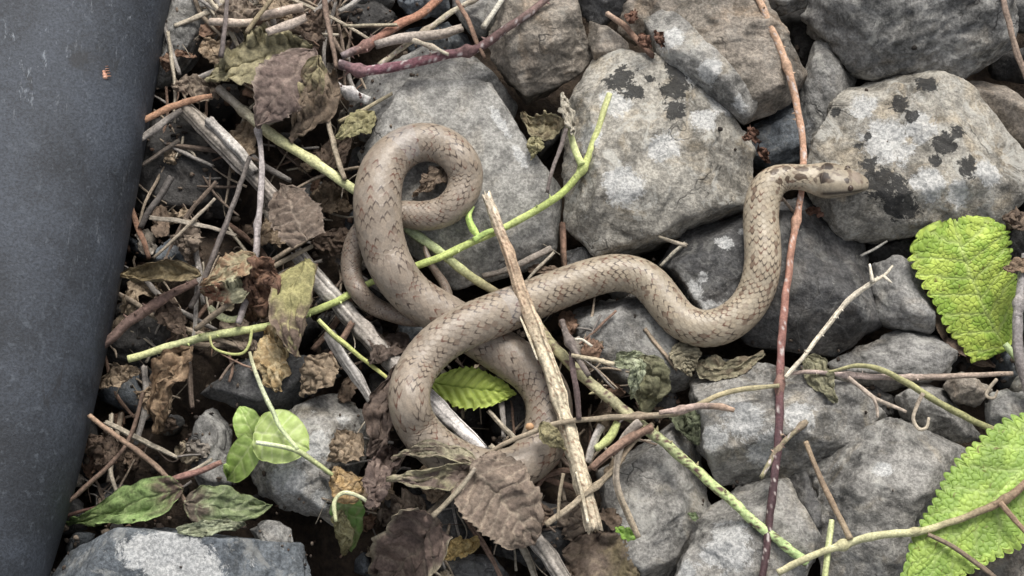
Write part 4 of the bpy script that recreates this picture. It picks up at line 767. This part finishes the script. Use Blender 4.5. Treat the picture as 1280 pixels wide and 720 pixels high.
# ------------------------------------------------------------------ the snake
SN = [(1086,229,0.5),(1085,229,5),(1083,229,8.5),(1079.5,229,12),(1073,228.5,15.2),(1064,228,19),(1054,227.5,22.2),(1042,227,25),(1030,225.5,24.6),(1018,224,20.8),(1004,222,17),(988,221.5,16.8),(974,224,19),(962,232,21),(954,248,22),(951,272,22.5),(953,302,23),(953,332,23),(946,362,23),(930,388,23),(905,406,23.5),(878,411,23.5),(852,401,23.5),(834,381,24),(816,358,24),(796,345,24),(770,341,24),(740,347,24.5),(700,361,25.5),(660,377,26.5),(620,393,27.5),(582,409,27.5),(549,429,26.5),(525,456,25.5),(512,488,25),(516,522,25),(538,553,25.5),(573,577,26),(612,589,26.5),(650,583,27),(675,560,28),(686,528,29),(684,495,29),(665,466,28.5),(637,446,28.5),(594,418,28),(555,394,27.5),(515,368,27),(490,335,28),(477,300,29),(472,268,30),(472,242,30),(478,214,29),(495,192,27),(520,179,25.5),(547,180,24.5),(570,194,23.5),(582,218,22.5),(576,245,21),(556,264,20),(530,270,19),(503,268,17.5),(476,274,16.5),(453,290,15),(442,312,14),(439,338,13),(447,362,12.5),(465,381,12),(490,392,11),(518,399,10),(545,394,8.5),(559,376,7),(556,357,6),(545,340,5),(537,326,4),(532,313,3),(531,303,0.8)]
d = catmull(SN, 3.0); d = d[::-1]            # from the tail tip forward: each pass lies on the earlier ones
px, py, rr = d[:, 0], d[:, 1], np.maximum(d[:, 2], 0.4) * PXM
HF = 0.9
z = onhm(px, py, rr)
for it in range(3):
    c = P(px, py, z); t, s, u = frames(c); s = s * [1, 1, 0]
    req = np.full(len(z), -1.0)
    for k in (-0.85, -0.6, -0.3, 0, 0.3, 0.6, 0.85):
        h = hm(c[:, 0] + s[:, 0] * k * rr, c[:, 1] + s[:, 1] * k * rr); req = np.maximum(req, h + HF * rr * math.sqrt(1 - k * k))
    arc = np.concatenate([[0], np.cumsum(np.linalg.norm(np.diff(c[:, :2], axis=0), axis=1))])
    zz = settle(req - 0.001, 9, 8)
    for i in range(len(zz)):                 # lie on earlier passes
        m = arc < arc[i] - 0.055
        if m.any():
            dd = np.hypot(c[m, 0] - c[i, 0], c[m, 1] - c[i, 1]); sm = (rr[m] + rr[i]) * HF; k = dd < sm
            if k.any(): zz[i] = max(zz[i], (zz[m][k] + np.sqrt(sm[k] ** 2 - dd[k] ** 2) * 0.97).max())
    z = gauss(np.maximum(settle(zz, 9, 6), req - 0.0012), 3)
# the head is lifted a little off the rock
headw = np.clip((arc - (arc[-1] - 0.045)) / 0.045, 0, 1); z = z + 0.001 * headw
path = P(px, py, z)[::-1]; rad = rr[::-1]    # now from the snout to the tail
L = np.concatenate([[0], np.cumsum(np.linalg.norm(np.diff(path, axis=0), axis=1))])
ROWS = 28
sl_len = np.maximum(rad * 0.38, 0.0011); a_ = np.concatenate([[0], np.cumsum(np.diff(L) / (0.5 * (sl_len[1:] + sl_len[:-1])))])
per, around = 9, ROWS * 6
ag = np.arange(0, a_[-1], 1 / per); ag = np.concatenate([np.linspace(0, ag[12], 40)[:-1], ag[12:], [a_[-1]]])
ctr = np.stack([np.interp(ag, a_, path[:, i]) for i in range(3)], 1); R = np.interp(ag, a_, rad); S = np.interp(ag, a_, L)
for i in range(3): ctr[:, i] = gauss(ctr[:, i], 5)
t, s, u = frames(ctr)
Spx = S / PXM
roll = np.radians(-24) * np.clip((95 - Spx) / 60, 0, 1); s2 = s * np.cos(roll)[:, None] + u * np.sin(roll)[:, None]; u2 = -s * np.sin(roll)[:, None] + u * np.cos(roll)[:, None]
th = np.linspace(0, 2 * math.pi, around, endpoint=False)      # 0 = back, positive to the right flank
n = len(ag); TH = np.tile(th, n); AA = np.repeat(ag, around); RR = np.repeat(R, around); SP = np.repeat(Spx, around)
flat = np.interp(SP, [0, 20, 45, 80, 130], [0.62, 0.66, 0.72, 0.82, 0.92]); sx = np.sin(TH); cz = np.cos(TH)
cz = np.where(cz < 0, cz * 0.82, cz)
pw = np.interp(SP, [0, 30, 60, 120], [0.8, 0.8, 0.86, 1.0]); sx = np.sign(sx) * np.abs(sx) ** pw      # the head is boxier
# scale lattice
bb = TH / (2 * math.pi) * ROWS
best = np.full(len(bb), 1e9); bx = np.zeros(len(bb)); by = np.zeros(len(bb)); bid = np.zeros(len(bb)); de = np.zeros(len(bb)); nx2 = np.full(len(bb), 1e9)
j0 = np.floor(bb)
for dj in (-1, 0, 1, 2):           # each scale lies over the front of the next ones
    j = j0 + dj; off = np.mod(j, 2) * 0.5; y = bb - j; tip = 0.5 - np.abs(y) ** 1.45
    i_ = np.ceil(AA - off - tip); ctr_a = i_ + off; x = AA - ctr_a; ok = (np.abs(y) < 1.02)
    nb = ok & (ctr_a < best - 1e-6); best = np.where(nb, ctr_a, best); bx = np.where(nb, x, bx); by = np.where(nb, y, by); bid = np.where(nb, i_ * 64 + np.mod(j, ROWS), bid); de = np.where(nb, tip - x, de)
h01 = np.mod(np.sin(bid * 12.9898) * 43758.5453, 1); h02 = np.mod(np.sin(bid * 78.233 + 3) * 12543.123, 1); h03 = np.mod(np.sin(bid * 39.42 + 11) * 9713.7, 1)
rowi = np.mod(bid, 64); rowd = np.minimum(rowi, ROWS - rowi); ii = np.floor(bid / 64)
fade = np.clip((SP - 58) / 30, 0, 1)
len_ = 1.0; ramp_ = np.clip(1 - de / 1.0, 0, 1)                 # 1 at the free rear edge
groove = np.clip(de / 0.10, 0, 1)
rel = 0.020 * (ramp_ - 0.5) - 0.009 * (by ** 2) - 0.008 * (1 - groove)
disp = RR * rel * fade
ctr_r = np.repeat(ctr, around, 0); Rn = RR + disp
V = ctr_r + (sx * Rn)[:, None] * np.repeat(s2, around, 0) + (cz * flat * Rn)[:, None] * np.repeat(u2, around, 0)
# colours of the skin
back = np.clip(1 - np.abs(np.where(TH > math.pi, TH - 2 * math.pi, TH)) / math.pi, 0, 1)
base = grad(['a79a84', 'a29580', '9a8d79', '918474', '908373', '8e8172', '8e8172', '8f8272', '837669', '796c5f'], np.clip(np.repeat(S / S[-1], around), 0, 1))
C = base * (0.90 + 0.2 * h01)[:, None]
C = C * (1 + 0.10 * (h03 - 0.5))[:, None] * np.stack([1 + 0.04 * (h02 - 0.5), np.ones(len(h02)), 1 - 0.05 * (h02 - 0.5)], 1)
C *= (0.96 + 0.04 * np.clip(de / 0.4, 0, 1) - 0.03 * np.clip((de - 0.75) / 0.25, 0, 1))[:, None] * fade[:, None] + (1 - fade)[:, None]
# dark rims at the rear of many scales
lowf = fbm(np.stack([AA / 9, np.sin(TH) * 1.2, np.cos(TH) * 1.2], 1), 2)
band = np.array([.35, .75, .95, 1.0, .55, .35, .75, .9, .5, .2, .1, 0, 0, 0, 0])[rowd.astype(int)]
sel = np.clip((h02 * 0.9 + 0.35 * lowf + 0.42 * band - 0.80) / 0.10, 0, 1)
amt = np.clip((0.21 + 0.13 * h03 - de) / 0.07, 0, 1) * sel * np.exp(-(by / 0.72) ** 4) * fade * 0.9 * (band > 0.02)
thin = np.clip((0.10 - de) / 0.06, 0, 1) * np.clip(1.2 - rowd / 9.0, 0, 1) * fade * 0.16; C = C * (1 - thin[:, None]) + lin('4a3a2f') * thin[:, None]
C = C * (1 - amt[:, None]) + (lin('2f2019') * (h01 > 0.35)[:, None] + lin('5d3626') * (h01 <= 0.35)[:, None]) * amt[:, None]
# paired dark blotches along the back, strong near the head, fading tailwards
per_ = np.mod(ii + np.where(rowi > ROWS / 2, 2, 0), 5)
blot = ((rowd == 3) & (per_ < 1.5) & (h01 > 0.15)).astype(float) + ((rowd == 0) & (np.mod(ii, 5) == 3)) * 0.5
blot *= np.interp(S / S[-1], [0, .12, .3, .5, 1], [.9, .85, .6, .45, .3]).repeat(around) * fade * np.clip(de * 4, 0, 1)
C = C * (1 - 0.85 * blot[:, None]) + lin('5f4636') * 0.85 * blot[:, None]
grey = ((np.abs(np.repeat(S / PXM, around) - 1560) < 14) | (np.abs(np.repeat(S / PXM, around) - 640) < 12)) & (rowd < 5)
C = np.where(grey[:, None], C * 0.9 + lin('8d919a') * 0.2, C)
# belly
bel = np.clip((np.abs(np.where(TH > math.pi, TH - 2 * math.pi, TH)) - 2.0) / 0.3, 0, 1)[:, None]; C = C * (1 - bel) + lin('8d8378') * bel
# head marks: crown patches, plate seams, eye stripe, mouth line
lat = sx * RR / PXM; hx = SP
hd = np.clip((70 - hx) / 12, 0, 1)
q = np.stack([hx / 9, lat / 9, np.zeros(len(hx))], 1); wob = fbm(q, 2) * 3
def patch(cx, cy, rx, ry, col, a=0.85):
    global C
    k = np.clip((1 - np.hypot((hx - cx + wob) / rx, (lat - cy + wob * .6) / ry)) * 9, 0, 1) * a * (cz > -0.2); C = C * (1 - k[:, None]) + lin(col) * k[:, None]
C = C * (1 - hd[:, None]) + (lin('968a76') * (0.92 + 0.16 * fbm(q * 1.7 + 9, 2))[:, None]) * hd[:, None]
for sg in (-1, 1):
    patch(55, sg * 9.5, 9.5, 8, '2a1d14', .96); patch(64, sg * 5, 6, 3.2, '3f2e22', .8); patch(72, sg * 9, 4, 3, '3f2e22', .7); patch(31, sg * 10, 2.6, 4.5, '2f2118', .95); patch(46, sg * 14, 5, 3, '4a382a', .7); patch(41, sg * 2.5, 3.5, 1.6, '4a382a', .6); patch(13, sg * 8, 3, 2.2, '5d4638', .7); patch(38, sg * 5, 2.5, 2, '5b4839', .7); patch(5, sg * 5, 1.6, 1.4, '241a14', .9)
    patch(86, sg * 6, 6, 4.5, '43301f', .9); patch(102, sg * 7, 5, 4, '43301f', .85); patch(118, sg * 7, 6, 4.5, '43301f', .85)
    k = np.exp(-((TH - (1.38 if sg > 0 else 2 * math.pi - 1.38)) / 0.17) ** 2) * np.clip((hx - 8) / 5, 0, 1) * np.clip((60 - hx) / 8, 0, 1) * 0.92; C = C * (1 - k[:, None]) + lin('2b2019') * k[:, None]
    k = np.exp(-((TH - (1.72 if sg > 0 else 2 * math.pi - 1.72)) / 0.045) ** 2) * np.clip((hx - 4) / 5, 0, 1) * np.clip((48 - hx) / 6, 0, 1) * 0.9; C = C * (1 - k[:, None]) + lin('2e2621') * k[:, None]
patch(19, 0, 6, 12, '85776a', .8); patch(27, 0, 2.2, 12, '4f3d30', .7)
for cx, w_ in ((12, .9), (25, .8), (44, .8), (58, .8)):
    k = np.exp(-((hx - cx + wob * .35 - 0.012 * lat ** 2) / w_) ** 2) * (np.abs(lat) < 15) * 0.6 * (cz > 0); C = C * (1 - k[:, None]) + lin('6d5e4f') * k[:, None]
k = np.exp(-(lat / 0.8) ** 2) * ((hx > 44) & (hx < 62)) * 0.4 * (cz > 0); C = C * (1 - k[:, None]) + lin('6d5e4f') * k[:, None]
F = ring_faces(n, around); V = np.vstack([V, ctr[0] - t[0] * 0.0004, ctr[-1] + t[-1] * 0.0006]); C = np.vstack([C, lin('a08c80'), C[-1]])
k = np.arange(around); k2 = (k + 1) % around
tri = np.vstack([F[:, [0, 1, 2]], F[:, [0, 2, 3]], np.stack([np.full(around, n * around), k2, k], 1), np.stack([np.full(around, n * around + 1), (n - 1) * around + k, (n - 1) * around + k2], 1)])
snake = thing('snake', V, tri, M_SNAKE, 'brown-grey scaly snake coiled over the stones, its small head resting on the lichened rock', 'snake', col=C)
# eyes
ie = int(np.argmin(np.abs(Spx - 27)))
ev, ef = ico(3)
m_eye, nte, be = new_mat('snake_eye'); be.inputs['Base Color'].default_value = (0.05, 0.03, 0.02, 1); be.inputs['Roughness'].default_value = 0.12
for sg in (-1, 1):
    e = ctr[ie] + s2[ie] * sg * R[ie] * 0.86 + u2[ie] * R[ie] * 0.33
    thing('eye', e + ev * 3.8 * PXM, ef, m_eye, None, None, parent=snake, do_splat=False)
close_holes()

# ------------------------------------------------------------------ what lies over the snake or above the stones
twig('blotched_twig', 'yellow-green stem blotched with brown spots running down over the grey rocks', [(668,400),(690,430),(716,458),(744,484),(780,514),(818,543),(880,596),(948,656),(1010,704)], [13,14,15,15,14,13,13,13,12], ['9a8d66','a09a6a','a8a276','a39d74','a8b076','adbc70','b3c877','b0c87a','aac673'], 'stem', 20, 1, M_STEM, rough=.06, streak=.15, specks=('5d3f3a', 0.22), thorns=6, nodes=[(.12,1.2),(.36,1.25)], tcol='a59a6c')
t2 = twig('dead_twig', 'pale splintered dead twig with peeling bark lying across the snake', [(609,246),(630,302),(652,366),(680,440),(700,502),(719,572),(741,658)], [13,16,20,21,21,22,21], ['c2b49b','a98d6f','b09778','c7b796','d0c1a0','ccbc9b','c0ae90'], 'twig', 22, 0, rough=.12, streak=.7, segs=28, jag=9, specks=('8a6a4e', 0.36))
for pts, w in ([[(650,396),(662,424),(672,450)], [2,4,2]], [[(720,590),(728,620),(735,654)], [3,5,4]]):
    twig('splinter', None, pts, w, ['d6c9aa', 'c3b392', 'd8ccb0'], parent=t2, lift=.6, rough=.2, segs=7, streak=.5)
tan = ['8b7a62', '9a8a70', '97876d', '8f7f66']
twig('tendril', 'long tan tendril arching from the brown leaf over the snake to the maroon stem', [(596,582),(620,562),(652,545),(690,531),(727,525),(793,520),(847,517),(880,502),(900,493),(930,486),(974,482)], [5,6,7,7,7,8,8,8,7,7,6], tan + ['a89a70', '9a9068'], 'tendril', 18, 1.5, M_STEM, rough=.08, nodes=[(.55,1.5)], tcol='7d6250')
twig('dead_twig', 'pinkish forked dry stalk lying against the long tan tendril', [(824,516),(848,512),(872,508),(898,508),(918,513)], [6,9,9,8,6], ['a38a7a','b0978a','a58d7c','9a7d62'], 'twig', 12, 2, rough=.15, nodes=[(.3,1.4),(.85,1.3)])
twig('dead_twig', 'thin pink-tan twig stretched level over the stones beside the scalloped leaf', [(984,467),(1020,466),(1058,469),(1120,472),(1190,470),(1240,468),(1266,467)], [5,6,8,8,8,7,6], ['a08a7c','a8938a','ab968a','a08c7c','9b8775','96836f'], 'twig', 20, 2, rough=.13, nodes=[(.28,1.4),(.55,1.3)], thorns=6, tcol='b9a596')
twig('dead_twig', 'small forked tan twig branching down from the pink-tan twig', [(1060,472),(1078,486),(1093,497),(1112,506),(1133,515)], [6,6,6,5,4], ['a89684','b3a28f','a69582'], 'twig', 10, 3, rough=.12)
twig('dead_twig', 'short tan prong hanging from the small forked twig', [(1091,496),(1096,508),(1097,522)], [5,5,4], ['a89684','b3a28f'], 'twig', 8, 2, rough=.12)
fk = twig('dead_twig', 'slender cream forked twig leaning over the large dark rounded rock', [(982,472),(1004,446),(1030,414),(1053,384),(1074,364),(1092,352),(1106,344),(1116,332)], [6,6,6,7,7,8,6,3], ['c2b7a0','c6bba3','c0b49c','cbc0aa','c4b9a2'], 'twig', 16, 4, rough=.12, thorns=8, tcol='cfc5b2')
twig('fork', None, [(1091,353),(1089,342),(1087,330)], [7,5,3], ['c6bba4', 'cfc5b0'], parent=fk, lift=1)
twig('fork', None, [(1104,345),(1110,350),(1115,354)], [5,4,2], ['c6bba4', 'cfc5b0'], parent=fk, lift=1)
twig('green_twig', 'olive stem arching past the speckled stone to the lower scalloped leaf', [(1036,465),(1068,458),(1098,461),(1137,481),(1173,503),(1210,522),(1250,541)], [4,6,8,9,9,9,8], ['8f8a5c','99945f','989560','8f8d58','8a8852','85834f'], 'stem', 16, 3, M_STEM, rough=.06)
twig('tendril', 'pale curling tendril hooked beside the olive stem', [(1154,492),(1146,506),(1141,524),(1148,536),(1158,534),(1161,522)], [6,6,5,5,5,4], ['8a7a68','a3947e','b5a78e','ab9d85'], 'tendril', 8, 3, M_STEM, segs=8)
twig('tendril', 'tight curled tan tendril on the small brown-grey stone', [(1246,474),(1236,486),(1232,496),(1242,498),(1247,488)], [5,5,5,4,3], ['a3947e','b0a189','9a8a74'], 'tendril', 8, 2, M_STEM, segs=8)
# scalloped leaves
sg1 = leaf('scalloped_leaf', 'bright green puckered leaf with scalloped edge above the pink-tan twig', (1256,436), (1194,284), 132, ('8caa35','adc148','bbcc70'), mid=(1218,358), zb=5, zt=9, arch=4, curl=(.12,-.14), crumple=.6, mat=M_LEAF, shape='shield', serr=(16,.10), nv=7, vein=.3, rug=6.5, res=(220, 150), tipserr=(9, 11), drape=False, thick=.35)
twig('leaf_stalk', None, [(1256,430),(1266,442),(1284,464)], [9,9,10], ['b9cc8a', 'a9bd78', '9cae6c'], parent=sg1, mat=M_STEM)
leaf('scalloped_leaf', 'large light green puckered leaf under the yellowish branching stem', (1352,520), (1122,748), 128, ('7f9d3c','9cb74a','aec56c'), mid=(1232,634), absz=(14, 16), arch=2, curl=(-.2,-.2), crumple=.7, mat=M_LEAF, shape='ovate', serr=(30,.12), nv=9, vein=.3, rug=7, res=(260, 150), drape=False, thick=.35)
yb = twig('branching_twig', 'yellowish branching stem with brown twigs lying on the big angular rock', [(972,716),(1010,698),(1053,680),(1100,670),(1153,663),(1203,647),(1253,627),(1290,596)], [9,9,10,10,9,9,10,10], ['b8b083','bdb784','bdb986','b9b683','aaa474','9b8a66','8d7256','83684f'], 'stem', 18, 2.5, M_STEM, rough=.08, streak=.2, nodes=[(.26,1.5),(.53,1.35),(.87,1.4)], tcol='9b8a66')
twig('side_twig', None, [(1063,674),(1050,648),(1032,612),(1018,580),(1007,552)], [8,7,7,6,6], ['9a8768','8b7458','7d6850','8a7558'], parent=yb, mat=M_STEM, lift=2)
twig('side_twig', None, [(1250,628),(1264,645),(1290,674)], [7,6,6], ['8d7256','86694f'], parent=yb, mat=M_STEM, lift=1)
twig('side_twig', None, [(1160,668),(1190,683),(1222,705),(1252,728)], [5,6,6,5], ['7d6a55','86725a','7d6a55'], parent=yb, mat=M_STEM, lift=1)
twig('side_twig', None, [(1040,650),(1036,680),(1030,730)], [7,8,8], ['c3c78a','b9c07e','b3b874'], parent=yb, mat=M_STEM, lift=0)
twig('furry_twig', 'furry grey-lilac dead stem standing beside the bright scalloped leaf', [(1282,318),(1276,360),(1272,400),(1274,440),(1290,500)], [10,13,14,15,16], ['8f8a88','98928f','8b8380','7d726c'], 'stem', 14, 5, rough=.14, nodes=[(.35,1.4)])
leaf('dead_leaf', 'brown dead leaf edge behind the furry grey-lilac stem', (1296,330), (1254,336), 26, ('85705a','6f5b48','9a866e'), zb=8, zt=8, arch=2, curl=(.5,-.5), crumple=1)
# stalks below the coils
twig('dead_twig', 'bent tan stalk leaning over the splintered twig end', [(682,656),(712,634),(747,607),(770,584),(788,556),(816,530)], [8,8,8,8,8,7], ['9c8b70','a5957a','9a8a6e','937f64','8b775c'], 'twig', 14, 1.5, rough=.08, nodes=[(.42,1.35)])
twig('dead_twig', 'grey frayed stalk standing beside the bent tan stalk', [(800,528),(780,548),(772,575),(772,607),(783,640),(798,672)], [12,10,9,9,9,8], ['9a8f82','857a6c','8b7f6e','96876f','9a8a70'], 'twig', 12, 1, rough=.2, streak=.5)
twig('green_twig', 'short thick yellow-green stem stub under the tan tendril', [(772,528),(764,544),(752,556),(744,561)], [10,12,12,9], ['b0b868','b9c26c','c0c67c'], 'stem', 8, 1, M_STEM, rough=.06)
twig('dead_twig', 'white weathered stick bit beside the yellow-green stub', [(752,532),(742,552),(734,578)], [11,11,9], ['a9a097','bcb4ab','9b9288'], 'twig', 8, .5, rough=.2, streak=.5)
twig('dead_twig', 'rusty frayed bark strip beneath the tan tendril junction', [(740,585),(760,566),(786,548),(816,534)], [9,11,12,9], ['7d5f4b','8a6b56','7a5d4a'], 'twig', 8, .5, rough=.25, streak=.5)
twig('dead_twig', 'dark purple-brown stalk beside the blotched stem', [(714,440),(717,468),(722,500),(724,524)], [8,8,8,7], ['5a4a48','64524f','524440'], 'twig', 8, 1, rough=.12)
twig('straw', 'tan straw resting from the blotched stem to the withered leaf', [(714,444),(742,449),(768,455)], [5,6,6], ['b0a080', 'b9aa8a'], 'straw', 8, 3, rough=.1)
twig('straw', 'short curved cream straw above the blotched stem', [(718,424),(728,425),(740,433)], [4,4,4], ['c6bda8', 'cfc7b4'], 'straw', 8, 3, rough=.1)
twig('dead_twig', 'knotted grey-brown stalk hanging along the grey stone', [(702,400),(710,424),(722,446),(736,470)], [8,10,8,7], ['6d6058','857970','756860'], 'twig', 8, .5, rough=.25, nodes=[(.4,1.6)])
twig('straw', 'thin tan straw upright beside the frayed stalk below the coils', [(704,592),(700,618),(697,650)], [5,5,4], ['8a7b62', '95866c'], 'straw', 8, 1, rough=.1)
leaf('dead_leaf', 'olive dried pod-like leaf against the lowest snake coil', (676,530), (706,562), 26, ('8d8660','77704f','a39d78'), zb=3, zt=2, arch=3, curl=(-.9,-.8), crumple=.8)
leaf('dead_leaf', 'rolled pale olive dead leaf over the bottom of the snake', (598,582), (490,572), 30, ('8f8a72','6d6055','a8a38b','9c977d'), mid=(545,566), zb=3, zt=3, arch=2, curl=(1.5,-.4), roll=-10, crumple=1.2, nv=8)
leaf('dead_leaf', 'second rolled dead leaf with olive edge beneath the tan tendril end', (600,590), (484,598), 34, ('655750','8b856a','83766c','959075'), mid=(545,596), zb=2, zt=4, arch=3, curl=(.5,1.4), roll=6, crumple=1.3, nv=8)
leaf('dead_leaf', 'small brown leaf flap over the snake above the large papery leaf', (592,584), (648,592), 34, ('6d5f55','5f5148','85776b'), zb=3, zt=3, arch=2, curl=(.3,.5), crumple=1.2, edge=.15)
bl = leaf('dead_leaf', 'large brown papery dead leaf with pale veins below the snake', (586,588), (668,680), 100, ('6f6157','7a6c60','a29585','887a6c'), mid=(632,628), zb=4, zt=7, arch=5, curl=(-.6,.45), crumple=1.4, nv=8, vein=.9, serr=(14,.05), shape='heart', res=(70, 46), edge=.07)
twig('leaf_stalk', None, [(594,585),(582,602),(562,625),(540,646)], [5,6,6,6], ['8d8170', '94886f', '857861'], parent=bl, mat=M_STEM, lift=2)
leaf('dead_leaf', 'dark purple-brown broad dead leaf with curled pale edges at the litter end', (546,650), (476,738), 94, ('5b4c46','65554e','857769','9a917c'), mid=(512,694), zb=6, zt=5, arch=5, curl=(.8,.9), crumple=2.0, nv=6, vein=1.1, shape='heart', res=(60, 40), edge=.14)
# ------------------------------------------------------------------ the big dark pipe at the side
sl = catmull([(232, -110), (212, 0), (191, 120), (170, 240), (150, 350), (127, 460), (97, 590), (60, 716), (18, 830)], 10)
edge = P(sl[:, 0], sl[:, 1], np.full(len(sl), -0.003)); SLT = 0.04
prof = []
for a in np.linspace(200, -160, 110):
    ca, sa = math.cos(math.radians(a)), math.sin(math.radians(a)); prof.append((-0.15 + 0.15 * np.sign(ca) * abs(ca) ** 0.8, 0.0465 * np.sign(sa) * abs(sa) ** 0.8))
prof = np.array(prof)
pf = []
for a, b_ in zip(prof[:-1], prof[1:]):
    n = max(1, int(np.linalg.norm(b_ - a) / 0.006)); pf += [a + (b_ - a) * t for t in np.linspace(0, 1, n, endpoint=False)]
pf = np.array(pf + [prof[-1]]); nP = len(pf); nS = len(edge)
V = np.zeros((nS, nP, 3)); V[:, :, 0] = edge[:, None, 0] + pf[None, :, 0]; V[:, :, 1] = edge[:, None, 1]; V[:, :, 2] = pf[None, :, 1]
V = V.reshape(-1, 3); V[:, 2] += 0.0006 * fbm(V / 0.06, 2)
I = np.arange(nS * nP).reshape(nS, nP); F = np.stack([I[:-1, :-1].ravel(), I[1:, :-1].ravel(), I[1:, 1:].ravel(), I[:-1, 1:].ravel()], 1)
F = np.vstack([F, np.stack([I[:-1, -1], I[1:, -1], I[1:, 0], I[:-1, 0]], 1)])
m, nt, b = new_mat('weathered_pipe'); pos = nt.nodes.new('ShaderNodeNewGeometry').outputs['Position']
f1 = noise(nt, pos, 1100, 4, 0.75); f2 = noise(nt, pos, 22, 6, 0.6, 0.5); f3 = noise(nt, pos, 330, 5, 0.7)
c = mixc(nt, ramp(nt, f2, 0.35, 0.68), lin('272a2f'), lin('3d424a')); c = mixc(nt, 1.0, c, ramp(nt, f1, 0.36, 0.64, 0.66, 1.36), 'MULTIPLY'); c = mixc(nt, ramp(nt, f3, 0.56, 0.68, 0, 0.4), c, lin('5a6067'))
mp = nt.nodes.new('ShaderNodeMapping'); mp.inputs['Scale'].default_value = (1.0, 0.28, 1.0); mp.inputs['Rotation'].default_value = (0, 0, 0.25); nt.links.new(pos, mp.inputs['Vector'])
scr = ramp(nt, noise(nt, mp.outputs[0], 150, 6, 0.75, 0.6), 0.6, 0.7, 0, 0.85); c = mixc(nt, math2(nt, 'MULTIPLY', scr, ramp(nt, noise(nt, pos, 14, 2), 0.42, 0.55)), c, lin('26272a'))
sc2 = ramp(nt, noise(nt, mp.outputs[0], 420, 4, 0.8, 0.3), 0.58, 0.7, 0, 0.75); c = mixc(nt, math2(nt, 'MULTIPLY', sc2, ramp(nt, noise(nt, pos, 9, 3), 0.45, 0.65)), c, lin('848a90'))
dirt = ramp(nt, math2(nt, 'ADD', attr(nt, 'spot').outputs['Fac'], math2(nt, 'MULTIPLY', math2(nt, 'SUBTRACT', noise(nt, pos, 120, 6, 0.7, 1.0), 0.5), 3.0)), 0.0, 0.9, 0, 0.75); c = mixc(nt, dirt, c, lin('2b2b2c'))
nt.links.new(c, b.inputs['Base Color']); b.inputs['Roughness'].default_value = 0.62; b.inputs['Specular IOR Level'].default_value = 0.4
bu = nt.nodes.new('ShaderNodeBump'); bu.inputs['Strength'].default_value = 0.35; bu.inputs['Distance'].default_value = 0.0006; nt.links.new(math2(nt, 'ADD', f1, f3), bu.inputs['Height']); nt.links.new(bu.outputs[0], b.inputs['Normal'])
sp = np.full(len(V), -1.5)
for (x, y, rr) in ((95, 55, 34), (118, 62, 22), (160, 85, 8), (167, 110, 7), (128, 50, 12)):
    q = P(x, y, SLT); sp = np.maximum(sp, 1 - np.hypot(V[:, 0] - q[0], (V[:, 1] - q[1]) * 1.2) / (rr * PXM))
thing('pipe', V, F, m, 'big smooth dark grey weathered pipe lying beside the stones', 'pipe', attrs={'spot': np.clip(sp, -1.5, 1)})

# the little things
m_b = plant_mat('orange_husk', .5, .2, 900, .3)
bv, bf = ico(3); p0 = P(662, 533, onhm(662, 533)[0] + 0.0012); bvv = bv * np.array([5.5, 4.4, 4.0]) * PXM; bvv *= (1 + 0.12 * fbm(bvv / 0.001, 2))[:, None]
thing('seed', p0 + bvv, bf, m_b, 'tiny orange-brown round seed resting on the lower snake coil', 'seed', col=np.tile(lin('b98a55'), (len(bv), 1)))
for _ in range(5): close_holes()
zs_ = onhm(129, 90)[0]; husk_pts = [(127,82),(128,86),(129,90),(131,95),(131,99)]
c = P(np.array([p[0] for p in husk_pts]), np.array([p[1] for p in husk_pts]), np.full(5, zs_ + 0.0009)); cc = np.stack([np.interp(np.linspace(0, 4, 21), range(5), c[:, i]) for i in range(3)], 1)
r = 0.0009 * (0.75 + 0.3 * np.abs(np.sin(np.linspace(0, 5 * math.pi, 21)))); r[0] *= .5; r[-1] *= .5
v, f, k = tube_mesh(cc, r, ['c08a6a', 'a86a48', 'c79274'], 4, segs=10, rough=.15)
hk = thing('larva_husk', v, mesh_mixed('', v, f, None, k), m_b, 'tiny hairy orange-brown husk stuck on the dark grey pipe', 'husk', col=k)
for i in range(10):
    j = 2 + i * 17 // 10; sgn = 1 if i % 2 else -1; q = np.array([cc[j], cc[j] + [sgn * .0012, 0.0003, .0003], cc[j] + [sgn * .0022, .0006, -.0002]])
    v, f, k = tube_mesh(q, np.array([.0003, .00022, .0001]), ['b07a58', '8a5a40'], i, segs=5); thing('bristle', v, mesh_mixed('', v, f, None, k), m_b, None, None, parent=hk, col=k, do_splat=False)
for o in ALL:
    if '_org' in o: del o['_org']
